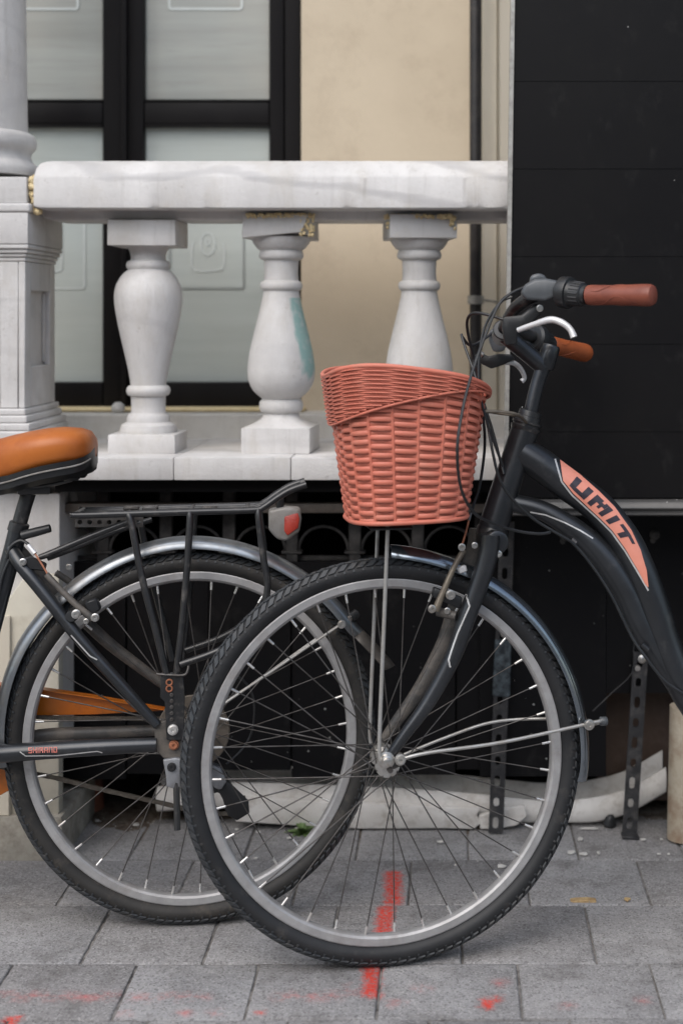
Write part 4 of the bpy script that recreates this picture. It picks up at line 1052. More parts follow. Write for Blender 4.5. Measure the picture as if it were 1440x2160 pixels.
build('dropout', bevelled(prism([SA.at(806, 1590, .048), SA.at(828, 1580, .048), SA.at(852, 1590, .048), SA.at(852, 1612, .048), SA.at(830, 1622, .048), SA.at(806, 1616, .048)], -SA.y * .005), .0015, 1), 'charcoal_dusty', A)
build('dropout', bevelled(prism([SA.at(806, 1590, -.050), SA.at(828, 1580, -.050), SA.at(852, 1590, -.050), SA.at(852, 1612, -.050), SA.at(830, 1622, -.050), SA.at(806, 1616, -.050)], -SA.y * .005), .0015, 1), 'charcoal_dusty', A)
build('brake_arm', tube(path(SA, [(978, 1160, .050), (958, 1195, .052), (938, 1240, .054), (918, 1288, .054)]), [.0055, .0050, .0055, .0068], 10, 5), 'brake_bronze', A)
for bx, by, ww, rr_ in ((973, 1154, .056, .0065), (1000, 1150, .05, .0055), (949, 1254, .060, .0085), (910, 1284, .058, .007), (942, 1288, .05, .0055), (1050, 1168, .052, .006)):
    build('brake_bolt', bolt(SA.at(bx, by, ww), -SA.y, rr_, .008), 'chrome', A)
build('brake_pad', bevelled(prism([SA.at(912, 1236, .030), SA.at(972, 1258, .030), SA.at(966, 1282, .030), SA.at(908, 1256, .030)], -SA.y * .020), .003, 2), 'black_plastic', A)
build('brake_boss', tube([SA.at(922, 1290, .035), SA.at(962, 1300, .052)], .008, 10, 1), 'charcoal_dusty', A)
build('brake_spring', bevelled(prism([SA.at(962, 1196, .036), SA.at(980, 1190, .036), SA.at(984, 1204, .036), SA.at(966, 1210, .036)], -SA.y * .01), .002, 1), 'lever_silver', A)
build('brake_wire', tube(path(SA, [(990, 1090, .03), (984, 1116, .04), (974, 1150, .052)]), .0018, 6, 4), 'orange_rust', A)
build('wire_noodle', tube(path(SA, [(992, 1082, .028), (988, 1098, .032)]), .0032, 8, 1), 'spoke_steel', A)
# bracket that ties the basket to the headset
hb0 = FA.at(1108, 892); 
build('basket_bracket', tube([P(1020, 868, 2.47), P(1050, 868, 2.475), P(1090, 874, 2.49), hb0 - FA.y * .030], .0028, 8, 5), 'brake_bronze', A)
build('basket_bracket', tube([P(1020, 866, 2.58), P(1055, 872, 2.57), P(1095, 878, 2.57), hb0 + FA.y * .030], .0028, 8, 5), 'brake_bronze', A)
# rods carrying the basket
for sgn in (1, -1):
    o_ = .062 * sgn
    lo = SA.at(802, 1606, .062); lo = lo if sgn > 0 else lo + SA.y * .124
    hi = SA.at(818, 1104, .062); hi = hi if sgn > 0 else hi + SA.y * .124
    mid = SA.at(800, 1560, .062); mid = mid if sgn > 0 else mid + SA.y * .124
    build('basket_rod', tube([lo, mid, mid.lerp(hi, .5), hi], [.0036, .0036, .0036, .0036], 10, 5), 'rod_steel', A)
pc_ = SA.at(812, 1106)
build('basket_plate', xform(box(-.036, .036, -.08, .08, -.002, .002, .001), SA.M(pc_)), 'black_metal', A)

# ---- the basket: horizontal strands woven in and out of upright stakes
BL, BR, BBL, BBR = SA.at(690, 792), SA.at(1012, 832), SA.at(731, 1096), SA.at(976, 1082)
bup = (((BL + BR) - (BBL + BBR)) / 2).normalized()
def bsec(t):
    c = ((BL + BR) / 2) * t + ((BBL + BBR) / 2) * (1 - t)
    e1 = ((BR - BL) / 2) * t + ((BBR - BBL) / 2) * (1 - t)
    return c, e1, (.172 * t + .128 * (1 - t))
NS = 22; NEXP = 3.1
base_dirs = []
def superpt(th):
    c, s = math.cos(th), math.sin(th)
    return (math.copysign(abs(c) ** (2 / NEXP), c), math.copysign(abs(s) ** (2 / NEXP), s))
# equal arc-length table round the rim
tab = []; prev = None; Lc = 0
c_, e_, b_ = bsec(.8)
for i in range(1441):
    th = 2 * math.pi * i / 1440; x, y = superpt(th); p = Vector((x * e_.length, y * b_))
    if prev is not None: Lc += (p - prev).length
    tab.append((Lc, th)); prev = p
def th_at(f):
    f = (f % 1.0) * Lc; lo, hi = 0, 1440
    while hi - lo > 1:
        m_ = (lo + hi) // 2
        if tab[m_][0] <= f: lo = m_
        else: hi = m_
    a, b = tab[lo], tab[hi]; return a[1] + (b[1] - a[1]) * ((f - a[0]) / max(b[0] - a[0], 1e-9))
def bpoint(f, t, out=0.0):
    th = th_at(f); x, y = superpt(th); c, e1, b = bsec(t)
    p = c + e1 * x - SA.y * (y * b) + bup * (.030 * y * y * max(0, t - .1))
    # outward direction in the basket's cross-section
    nx = math.copysign(abs(x) ** (NEXP - 1), x) / e1.length; ny = math.copysign(abs(y) ** (NEXP - 1), y) / b
    n_ = (e1.normalized() * nx - SA.y * ny).normalized()
    return p + n_ * out, n_, x
def strand(t, ph, amp, hh, thick, out, fmask=None, seg=NS * 7):
    pts = []
    for i in range(seg + 1):
        f = i / seg
        c = math.cos(math.pi * NS * f + ph * math.pi); c = math.copysign(abs(c) ** .7, c)
        p, n_, x = bpoint(f, t, out + amp * c)
        pts.append((p, n_, x))
    runs = [[]]
    for i, q in enumerate(pts):
        if fmask is None or fmask(q[2], t): runs[-1].append(q)
        elif runs[-1]: runs.append([])
    V, Fs = [], []
    for rn in runs:
        if len(rn) < 3: continue
        k0 = len(V)
        for p, n_, x in rn:
            for a in range(6):
                th = 2 * math.pi * (a + .5) / 6; V.append(p + n_ * (math.cos(th) * thick) + bup * (math.sin(th) * hh))
        for i in range(len(rn) - 1):
            for a in range(6): Fs.append((k0 + i * 6 + a, k0 + i * 6 + (a + 1) % 6, k0 + (i + 1) * 6 + (a + 1) % 6, k0 + (i + 1) * 6 + a))
        if fmask is not None: Fs += [tuple(k0 + a for a in range(6)), tuple(k0 + (len(rn) - 1) * 6 + a for a in range(6))]
    return (V, Fs) if V else None
# inner shell behind the strands, its darker red standing for shade in the gaps
V, Fs = [], []; n_f = 96
for k in range(9):
    for i in range(n_f): V.append(bpoint(i / n_f, .01 + k / 8 * .965, -.0135)[0])
for k in range(9):
    for i in range(n_f): V.append(bpoint(i / n_f, .03 + (8 - k) / 8 * .945, -.0155)[0])
for k in range(17):
    for i in range(n_f): Fs.append((k * n_f + i, k * n_f + (i + 1) % n_f, (k + 1) * n_f + (i + 1) % n_f, (k + 1) * n_f + i))
Fs += [tuple(range(n_f)), tuple(17 * n_f + i for i in range(n_f))]
bk = build('basket', (V, Fs), 'basket_gap_shade', A, angle=50)
bk['label'] = 'terracotta red plastic wicker basket with a slanting rim band'
rows = 35
for k in range(rows):
    t = .022 + .955 * k / (rows - 1)
    vf = strand(t, k % 2, .0036, .0039, .0016, -.0040)
    build('strand', vf, 'basket_plastic', bk, angle=70)
for k in range(NS):
    f = (k + .5) / NS
    build('stake', tube([bpoint(f, t, -.0045)[0] for t in (0, .33, .66, .97)], .0035, 6, 2), 'basket_plastic', bk)
def tedge(x): return .655 + (x + 1) / 2 * .315
nb_ = 26
for k in range(nb_):
    t = .975 - k * .0132
    if t < .655: break
    vf = strand(t, k % 2, .0017, .0016, .0014, .0062, lambda x, tt: tt > tedge(x) + .008)
    if vf: build('band_strand', vf, 'basket_plastic', bk, angle=70)
# shell under the band, darkened like the weave gaps; its lip, rim and foot
V, Fs = [], []
for i in range(n_f):
    x = bpoint(i / n_f, .8)[2]
    V += [bpoint(i / n_f, tedge(x), .0035)[0], bpoint(i / n_f, .985, .0035)[0], bpoint(i / n_f, .985, .0005)[0], bpoint(i / n_f, tedge(x), .0005)[0]]
for i in range(n_f):
    j = (i + 1) % n_f
    for s in range(4): Fs.append((i * 4 + s, i * 4 + (s + 1) % 4, j * 4 + (s + 1) % 4, j * 4 + s))
build('band', (V, Fs), 'basket_gap_shade', bk)
for f0, nm, rad, tf, of in ((0, 'band_lip', .0022, None, .0060), (0, 'rim', .0042, .994, .0045), (0, 'foot_ring', .0040, .006, -.001)):
    pts = []
    for i in range(160):
        x = bpoint(i / 160, .8)[2]; pts.append(bpoint(i / 160, tf if tf else tedge(x), of)[0])
    build(nm, tube(pts, rad, 10, 1, closed=True), 'basket_plastic', bk)

P = P_far
# ---- the rest of the bicycle, outside the picture to the right
bbA = FA.at(1600, 1650)
build('seat_tube', tube([bbA, FA.at(1680, 1420), FA.at(1780, 1130)], .016, 16, 3), CP, A)
build('seat_post', tube([FA.at(1779, 1135), FA.at(1822, 985)], .0125, 14, 1), 'black_metal', A)
hubA2 = FA.at(2080, 1600); hubA2.z = RA * FA.v.z
make_wheel(A, FA.M(hubA2), RA, 'rear_wheel', 'rubber', .065, True)
for s in (-1, 1):
    build('chain_stay', tube([bbA - FA.y * (.03 * s), hubA2 - FA.y * (.062 * s)], [.012, .009], 12, 1), CP, A)
    build('seat_stay', tube([FA.at(1757, 1200) - FA.y * (.02 * s), hubA2 - FA.y * (.062 * s)], .009, 12, 1), CP, A)
build('bottom_bracket', lathe([(-.036, .02), (-.036, .022), (.036, .022), (.036, .02)], bbA, FA.y, 20), 'black_metal', A)
for s in (-1, 1):
    e_ = bbA - FA.y * (.07 * s) + FA.u * (.03 * s + .03) - FA.v * (.16 * s)
    build('crank', tube([bbA - FA.y * (.055 * s), e_], [.013, .010], 10, 1), 'black_metal', A)
    build('pedal', bevelled(xform(box(-.045, .045, -.09, 0, -.012, .012), FA.M(e_ - FA.y * (.005 if s > 0 else -.095))), .004, 1), 'black_plastic', A)
def saddle(pl, c, L, hw_rear, mat, parent):
    """c: top of the post; saddle runs from rear (+u) to nose (-u)"""
    V, Fs = [], []
    st = [(.115, .35, .010, -.018), (.108, .74, .030, -.030), (.092, .93, .042, -.036), (.062, 1.0, .046, -.040), (.025, .93, .044, -.042), (-.015, .70, .040, -.040), (-.055, .46, .038, -.034), (-.10, .32, .040, -.026), (-.14, .25, .038, -.02), (-.158, .17, .030, -.014), (-.166, .06, .018, -.004)]
    k = 20
    for du, wf, top, bot in st:
        du *= L / .28; hw = hw_rear * wf
        for s in range(k):
            th = 2 * math.pi * s / k; cx_, sz = math.cos(th), math.sin(th)
            xx = math.copysign(abs(cx_) ** .75, cx_) * hw; zz = (top if sz > 0 else -bot) * math.copysign(abs(sz) ** .8, sz)
            V.append(c + pl.u * du - pl.y * xx + pl.v * (zz + (.004 if abs(xx) < hw * .3 and sz > 0 else 0)))
    n = len(st)
    for i in range(n - 1):
        for s in range(k): Fs.append((i * k + s, i * k + (s + 1) % k, (i + 1) * k + (s + 1) % k, (i + 1) * k + s))
    Fs += [tuple(range(k)), tuple((n - 1) * k + s for s in range(k))]
    return V, Fs
build('saddle', saddle(FA, FA.at(1830, 955), .28, .095, None, A), 'black_plastic', A, angle=60)

# ------------------------------------------------------------------ bicycle with the luggage rack
YAWB, LEANB = 7.0, 3.5
yb_ = Vector((-math.sin(R(YAWB)), math.cos(R(YAWB)), 0)) * math.cos(R(LEANB)) + Vector((0, 0, -math.sin(R(LEANB))))
gB = Vector((PX(402, 2.607), 2.607, 0))
FB = Plane(gB, yb_)
hubB = FB.at(405, 1553)
RB = hubB.z / FB.v.z + .001
B = empty('bicycle', (hubB.x, hubB.y, 0), 'dark bicycle with orange saddle, orange chain guard and rear luggage rack', 'bicycle', 'two parked bicycles')
make_wheel(B, FB.M(hubB), RB, 'rear_wheel', 'dusty_rubber', .066, True, flat=.002)['label'] = 'rear wheel with dusty tyre, partly behind the other wheel'
b = lambda n_, vf, m_, par=B, **k: build(n_, vf, m_, par, **k)
tb = lambda pts, r, s=12, sub=5, **k: tube(path(FB, pts), r, s, sub, **k)
b('seat_tube', tb([(40, 1108), (26, 1165), (2, 1250), (-30, 1370), (-62, 1480), (-95, 1590)], .0172, 20), CP)
b('seat_post', tb([(66, 1022), (52, 1066), (39, 1112)], .0138, 18, 3), 'black_metal')
b('seat_collar', lathe([(-.012, .0185), (.004, .0185), (.006, .016)], FB.at(40, 1108), (FB.at(66, 1022) - FB.at(40, 1108)), 20), 'black_metal')
# near and far stays
ss = b('seat_stay', tb([(24, 1158, .008), (45, 1192, .026), (90, 1248, .040), (170, 1350, .055), (260, 1450, .064), (332, 1530, .068)], [.0125, .0130, .0125, .0115, .0105, .0085], 16), CP)
b('seat_stay', tb([(36, 1158, -.008), (66, 1192, -.026), (120, 1250, -.044), (216, 1345, -.058), (285, 1400, -.064), (356, 1452, -.068)], [.0125, .0130, .0125, .0115, .0105, .009], 14), 'charcoal_dusty')
cs = b('chain_stay', tb([(-120, 1600, .03), (-10, 1591, .050), (90, 1584, .062), (220, 1576, .068), (330, 1571, .070)], [.0165, .0165, .0155, .0145, .0120], 16), CP)
b('chain_stay', tb([(-80, 1580, -.03), (85, 1552, -.050), (200, 1546, -.060), (345, 1540, -.068)], [.0150, .0120, .011, .010], 14), 'charcoal_dusty')
def bvhB(o): return BVHTree.FromPolygons([q.co + B.location for q in o.data.vertices], [tuple(p.vertices) for p in o.data.polygons])
bs_ = bvhB(ss); bc_ = bvhB(cs)
decal_line(bs_, [(78, 1256), (110, 1296), (150, 1340), (190, 1384), (205, 1392)], 2.6, 'decal_silver', ss)
decal_line(bc_, [(42, 1586), (54, 1595), (120, 1594), (205, 1585), (216, 1588)], 2.2, 'decal_silver', cs)
# SHIMANO lettering on the chain stay, letter by letter as strokes on a 4 x 6 cell
G = {'S': [(0, 4, 5, 6), (0, 1, 3, 6), (0, 4, 2.5, 3.5), (3, 4, 0, 3), (0, 4, 0, 1)], 'H': [(0, 1, 0, 6), (3, 4, 0, 6), (0, 4, 2.5, 3.5)], 'I': [(0, 1, 0, 6)],
     'M': [(0, 1, 0, 6), (1.5, 2.5, 2, 6), (3, 4, 0, 6), (0, 4, 5, 6)], 'A': [(0, 1, 0, 6), (3, 4, 0, 6), (0, 4, 5, 6), (0, 4, 2, 3)], 'N': [(0, 1, 0, 6), (3, 4, 0, 6), (0, 4, 5, 6)], 'O': [(0, 1, 0, 6), (3, 4, 0, 6), (0, 4, 5, 6), (0, 4, 0, 1)]}
parts = []; x = 60.0
for ch in 'SHIMANO':
    for x0, x1, y0, y1 in G[ch]:
        u_ = 1.95; hgt = 1.9
        f_ = lambda a, q: (x + a * u_, 1589 - (x - 60) * .025 - q * hgt)
        g_ = decal_grid(bc_, (f_(x0, y0), f_(x1, y0), f_(x1, y1), f_(x0, y1)), 1, 1, .0009)
        if g_: parts.append(g_)
    x += (4 if ch != 'I' else 1) * 1.95 + 2.0
b('lettering', join(*parts), 'decal_red', cs)
# saddle
sc_ = FB.at(70, 968, .0)
def saddleB():
    k = 28; V, Fs = [], []
    # stations: (photo x of the section, half width m, y top, y skirt)
    st = [(203, .022, 946, 958), (199, .055, 922, 968), (188, .078, 908, 976), (168, .092, 902, 982), (135, .098, 900, 988), (100, .096, 903, 995), (66, .088, 909, 1004), (34, .072, 916, 1014), (4, .054, 924, 1020), (-30, .040, 930, 1016), (-70, .031, 934, 1004), (-105, .026, 936, 990), (-128, .018, 940, 978), (-136, .006, 948, 964)]
    for px, hw, yt, ys_ in st:
        ctop = FB.at(px, yt); cbot = FB.at(px, ys_)
        mid = ctop.lerp(cbot, .42)
        for s in range(k):
            th = 2 * math.pi * s / k; c, q = math.cos(th), math.sin(th)
            zz = (ctop - mid) * abs(q) ** .85 if q > 0 else (cbot - mid) * abs(q) ** .55
            V.append(mid + zz - FB.y * (math.copysign(abs(c) ** .72, c) * hw))
    n = len(st)
    for i in range(n - 1):
        for s in range(k): Fs.append((i * k + s, i * k + (s + 1) % k, (i + 1) * k + (s + 1) % k, (i + 1) * k + s))
    Fs += [tuple(range(k)), tuple((n - 1) * k + s for s in range(k))]
    return V, Fs, st
V, Fs, st_ = saddleB()
sd_ = b('saddle', (V, Fs), 'saddle_leather', angle=70)
# black shell under the leather: follows its lower edge
V, Fs = [], []; k = 14
for px, hw, yt, ys_ in st_:
    for s in range(k):
        a = s / (k - 1) * 2 - 1
        base_ = FB.at(px, ys_)
        V.append(base_ - FB.y * (a * hw * 1.0) + FB.v * (.014 if abs(a) == 1 else (.004 if abs(a) > .8 else -.004)))
    for s in range(k):
        a = 1 - s / (k - 1) * 2
        V.append(FB.at(px, ys_) - FB.y * (a * hw * .96) - FB.v * (.010 if abs(a) > .7 else .020))
n = len(st_); k2 = 2 * k
for i in range(n - 1):
    for s in range(k2): Fs.append((i * k2 + s, i * k2 + (s + 1) % k2, (i + 1) * k2 + (s + 1) % k2, (i + 1) * k2 + s))
Fs += [tuple(range(k2)), tuple((n - 1) * k2 + s for s in range(k2))]
b('saddle_shell', (V, Fs), 'black_plastic', angle=50)
b('piping', tube([FB.at(px, ys_ - 3, 0) - FB.y * (hw * 1.0 + .001) for px, hw, yt, ys_ in st_[1:-1]], .0016, 6, 3), 'lamp_housing', sd_)
for w_ in (.05, -.05):
    c0 = FB.at(158, 980) - FB.y * w_
    b('saddle_spring', lathe([(0, .016), (-.005, .018), (-.009, .014), (-.013, .018), (-.018, .014), (-.022, .017), (-.027, .012)], c0, FB.v, 16), 'black_plastic')
    b('saddle_rail', tube([FB.at(160, 1008) - FB.y * w_, FB.at(110, 1020) - FB.y * w_ * .7, FB.at(60, 1024) - FB.y * w_ * .5, FB.at(0, 1012) - FB.y * w_ * .4], .0045, 8, 4), 'black_metal')
b('saddle_clamp', bevelled(xform(box(-.026, .034, -.03, .03, -.014, .016), FB.M(FB.at(72, 1026))), .005, 2), 'black_metal')
b('lock_bracket', tb([(46, 1130, .022), (76, 1122, .024), (106, 1114, .026)], [.0085, .0085, .0075], 12, 3), 'black_plastic')
# luggage rack
RM = 'black_metal'
def rack_rail(w_):
    return tb([(152, 1085, w_), (165, 1087, w_), (300, 1083, w_), (430, 1079, w_), (535, 1076, w_), (556, 1070, w_), (585, 1050, w_), (612, 1034, w_), (646, 1022, w_)], .0062, 12, 5)
rk = b('luggage_rack', rack_rail(.062), RM)
q1 = FB.at(152, 1085, .062); dY = FB.y * .124
far = rack_rail(.062); b('rack_rail', ([p + dY for p in far[0]], far[1]), RM, rk)
for px, py in ((158, 1086), (270, 1083), (400, 1079), (520, 1076), (640, 1024)):
    b('rack_crossbar', tube([FB.at(px, py, .060), FB.at(px, py, .060) + dY * .968], .005, 10, 1), RM, rk)
for dd in (.33, .66):
    b('rack_crossbar', tube([FB.at(165, 1086, .062) + dY * dd, FB.at(400, 1079, .062) + dY * dd, FB.at(535, 1075, .062) + dY * dd, FB.at(590, 1048, .062) + dY * dd], .0042, 10, 4), RM, rk)
for px in (275, 315, 440):
    b('rack_clip', bevelled(xform(box(-.012, .016, -.012, .012, -.001, .006), FB.M(FB.at(px, 1074, .02))), .002, 1), 'spoke_steel', rk)
def leg(pts, far_shift=0.0):
    vf = tb(pts, .0064, 12, 6)
    b('rack_leg', ([p + FB.y * far_shift for p in vf[0]], vf[1]), RM, rk)
l1 = [(270, 1084, .062), (278, 1108, .066), (300, 1220, .072), (330, 1335, .076), (352, 1425, .078)]
l2 = [(400, 1080, .062), (400, 1110, .066), (392, 1230, .072), (383, 1330, .076), (372, 1425, .078)]
l3 = [(545, 1074, .062), (546, 1100, .066), (556, 1180, .070), (564, 1240, .074), (545, 1312, .077), (470, 1368, .079), (380, 1402, .080)]
for l_ in (l1, l2, l3): leg(l_); leg([(x_, y_, w_) for x_, y_, w_ in l_], .148)
b('rack_strut', tb([(272, 1100, .045), (200, 1128, .035), (110, 1166, .028), (82, 1176, .03)], [.0055, .0062, .0062, .005], 10, 4), RM, rk)
b('rack_strut', tb([(320, 1096, -.045), (240, 1122, -.035), (150, 1158, -.03), (100, 1178, -.03)], [.0055, .0062, .0062, .005], 10, 4), RM, rk)
def holed_bar(pl, x0, x1, y0, y1, w_, n_, th=.002):
    a, c = pl.at(x0, (y0 + y1) / 2, w_), pl.at(x1, (y0 + y1) / 2, w_)
    L = (c - a).length; hgt = (pl.at(x0, y0, w_) - pl.at(x0, y1, w_)).length
    vf = plate_with_holes(-hgt / 2, hgt / 2, 0, L, [(L * (k_ + .5) / n_, .0042, .0043) for k_ in range(n_)], 0, th)
    d = (c - a).normalized(); e = pl.y.cross(d)
    M_ = Matrix((e, pl.y, d)).transposed().to_4x4(); M_.translation = a
    return xform(vf, M_)
b('rack_plate', holed_bar(FB, 158, 302, 1091, 1112, .030, 7), 'spoke_steel', rk, smooth=False)
b('rack_foot', bevelled(prism([FB.at(x_, y_, .072) for x_, y_ in ((340, 1418), (386, 1418), (390, 1470), (388, 1560), (352, 1560), (348, 1480), (338, 1470))], -FB.y * .006), .001, 1), 'black_metal', rk)
for py, rr_, m_ in ((1440, .0062, 'orange_rust'), (1453, .0062, 'orange_rust')):
    pts = [FB.at(357, py, .0795) + (FB.u * math.cos(R(a)) + FB.v * math.sin(R(a))) * .0052 for a in range(0, 360, 30)]
    b('rust_ring', tube(pts, .0016, 6, 1, closed=True), m_, rk)
for py in (1466, 1479, 1492, 1505, 1518): b('rack_rivet', bolt(FB.at(362, py, .0782), -FB.y, .0036, .003, 10), 'spoke_steel', rk)
b('rack_bolt', bolt(FB.at(365, 1539, .0782), -FB.y, .0095, .010, 16), 'nipple_steel', rk)
b('rack_bolt', tb([(330, 1422, .080), (360, 1424, .083), (388, 1424, .083), (396, 1414, .083), (398, 1400, .080)], .0022, 8, 4), 'spoke_steel', rk)
# tail lamp
lamp = b('tail_lamp', bevelled(prism([FB.at(x_, y_, .02) for x_, y_ in ((566, 1076), (600, 1070), (634, 1072), (636, 1094), (632, 1122), (604, 1142), (584, 1138), (566, 1118))], FB.y * .05), .006, 3), 'lamp_housing')
b('lens', bevelled(prism([FB.at(x_, y_, .0235) for x_, y_ in ((600, 1090), (628, 1082), (632, 1094), (629, 1114), (606, 1130), (599, 1120))], FB.y * .012), .002, 2), 'red_lens', lamp)
b('lamp_bracket', tb([(592, 1052, .0), (590, 1075, .0)], .007, 10, 1), RM, lamp)
# mudguard
def rfb(a):
    r_ = RB + .024
    if a > 150: r_ -= .010 * min(1, (a - 150) / 30)
    if a < 34: r_ += .030 * ((34 - a) / 16) ** 1.3
    elif a > 60: r_ += .006 * min(1, max(0, 1 - abs(a - 95) / 35))
    return r_
fb_ = b('rear_mudguard', fender(FB, hubB, rfb, 187, 30, .0295, 60, crown=.021), 'fender_silver', angle=50)
b('mud_flap', fender(FB, hubB, rfb, 30.5, 17.5, .0285, 14, .0022, .018), 'fender_dusty', fb_, angle=50)
stB = FB.at(720, 1316, .030)
for s in (1, -1):
    b('mudguard_stay', tube([FB.at(392, 1538, .07 if s > 0 else .02), FB.at(520, 1452, .055 if s > 0 else .015), stB if s > 0 else stB + FB.y * .03, ], .0026, 8, 4), 'rod_steel', fb_)
b('stay_bolt', join(bolt(stB - FB.y * .003, -FB.y, .008, .007), tube([FB.at(722, 1316, .022), FB.at(744, 1300, .01)], .006, 10, 1)), 'chrome', fb_)
b('stay_cap', tube([FB.at(738, 1304, .012), FB.at(752, 1294, .004)], .009, 10, 1), 'black_plastic', fb_)
# dropouts, hub hardware, kickstand
b('dropout', bevelled(prism([FB.at(x_, y_, .062) for x_, y_ in ((326, 1530), (344, 1520), (388, 1522), (412, 1545), (410, 1575), (390, 1600), (345, 1598), (328, 1580))], -FB.y * .006), .0015, 1), 'charcoal_dusty')
b('dropout', bevelled(prism([FB.at(x_, y_, -.062) for x_, y_ in ((340, 1520), (388, 1522), (424, 1545), (420, 1590), (390, 1600), (345, 1588))], -FB.y * .006), .0015, 1), 'charcoal_dusty')
b('axle_nut', bolt(FB.at(404, 1554, .068), -FB.y, .0105, .016, 6), 'chrome')
b('stay_rust_bolt', bolt(FB.at(367, 1571, .069), -FB.y, .0088, .008, 14), 'orange_rust')
ks = b('kickstand', bevelled(prism([FB.at(x_, y_, .066) for x_, y_ in ((344, 1600), (372, 1596), (392, 1600), (392, 1656), (368, 1662), (352, 1658), (350, 1632))], -FB.y * .010), .003, 2), 'kick_grey')
kf = FB.at(374, 1758, .085)
b('kickstand_leg', tb([(372, 1650, .070), (373, 1700, .078), (374, 1752, .086)], [.0062, .0058, .0060], 10, 3), 'black_metal', ks)
b('kickstand_bolt', bolt(FB.at(362, 1618, .077), -FB.y, .008, .006), 'black_metal', ks)
# cassette with its guard disc, derailleur, chain and chain guard on the far side
b('spoke_guard', lathe([(0, .010), (0, .066), (.003, .068), (.006, .064), (.006, .010)], hubB + FB.y * .034, FB.y, 40), 'tan_plastic')
for k_, r_ in enumerate((.058, .050, .044, .038)):
    pts = []
    nt_ = int(r_ * 500)
    for i in range(nt_ * 2):
        a = math.pi * i / nt_; rr_ = r_ + (.003 if i % 2 else -.002)
        pts.append(hubB + FB.y * (.042 + .005 * k_) + FB.u * (rr_ * math.cos(a)) + FB.v * (rr_ * math.sin(a)))
    b('sprocket', prism(pts, FB.y * .002), 'chain_steel', smooth=False)
dr = b('derailleur', bevelled(prism([FB.at(x_, y_, -.05) for x_, y_ in ((440, 1610), (466, 1620), (478, 1650), (466, 1668), (452, 1664), (436, 1636))], FB.y * .022), .004, 2), 'kick_grey')
b('cage', bevelled(prism([FB.at(x_, y_, -.062) for x_, y_ in ((450, 1650), (480, 1648), (524, 1690), (526, 1716), (500, 1732), (478, 1720), (470, 1688))], FB.y * .006), .002, 2), 'black_plastic', dr)
for px, py in ((462, 1650), (500, 1700)):
    c_ = FB.at(px, py, -.070); pts = []
    for i in range(22):
        a = math.pi * 2 * i / 22; rr_ = .023 if i % 2 else .0195
        pts.append(c_ + FB.u * (rr_ * math.cos(a)) + FB.v * (rr_ * math.sin(a)))
    b('jockey_wheel', prism(pts, FB.y * .004), 'black_plastic', dr, smooth=False)
b('gear_cable', tb([(356, 1528, -.06), (480, 1430, -.08), (530, 1460, -.09), (534, 1530, -.09), (515, 1575, -.085), (478, 1612, -.07)], .0022, 8, 6), 'black_plastic')
# chain: links along the lower run, joined
def chain(pts, step=.0127):
    p3 = path(FB, pts); p3, _ = catmull(p3, [0] * len(p3), 20); acc = 0; out = []; last = p3[0]
    nodes = [p3[0]]
    for p in p3[1:]:
        acc += (p - last).length; last = p
        if acc >= step: nodes.append(p); acc = 0
    for i in range(len(nodes) - 1):
        a, c = nodes[i], nodes[i + 1]; d = (c - a).normalized(); y_ = FB.y * (.003 if i % 2 else .0015)
        e = FB.y.cross(d)
        for s in (1, -1):
            out.append(prism([a + e * .0035 - d * .002 + y_ * s, c + e * .0035 + d * .002 + y_ * s, c - e * .0035 + d * .002 + y_ * s, a - e * .0035 - d * .002 + y_ * s], FB.y * .001 * s))
        out.append(tube([a - FB.y * .004, a + FB.y * .004], .0026, 6, 1))
    return join(*out)
for cpts in ([(512, 1712, -.068), (440, 1716, -.064), (330, 1692, -.058), (200, 1662, -.054), (110, 1640, -.050), (-60, 1606, -.046)], [(455, 1516, -.052), (330, 1516, -.052), (100, 1514, -.050), (-60, 1500, -.046)]):
    tag(b('chain', chain(cpts), 'chain_steel', smooth=False), kind='stuff')
gp = [(348, 1492), (300, 1484), (200, 1466), (90, 1450), (0, 1440), (-60, 1442), (-130, 1470), (-190, 1530), (-200, 1600), (-160, 1670), (-90, 1700), (-20, 1690), (30, 1662), (40, 1640), (20, 1600), (0, 1540), (20, 1512), (85, 1510), (200, 1508), (300, 1502), (345, 1500)]
cg = b('chain_guard', bevelled(prism([FB.at(x_, y_, -.062) for x_, y_ in gp], FB.y * .004), .0012, 1), 'guard_orange')
tp_ = [FB.at(x_, y_, -.040) for x_, y_ in gp[:10]]
V = []; Fs = []
for x_, y_ in gp[:10]:
    V += [FB.at(x_, y_, -.062), FB.at(x_, y_ + 0, -.062) - FB.y * .022 + FB.v * .0, FB.at(x_, y_, -.062) - FB.y * .022 - FB.v * .0015, FB.at(x_, y_, -.062) - FB.v * .0015]
for i in range(9):
    for s in range(4): Fs.append((i * 4 + s, i * 4 + (s + 1) % 4, (i + 1) * 4 + (s + 1) % 4, (i + 1) * 4 + s))
Fs += [(0, 1, 2, 3), (36, 37, 38, 39)]
b('guard_flange', (V, Fs), 'guard_orange', cg)
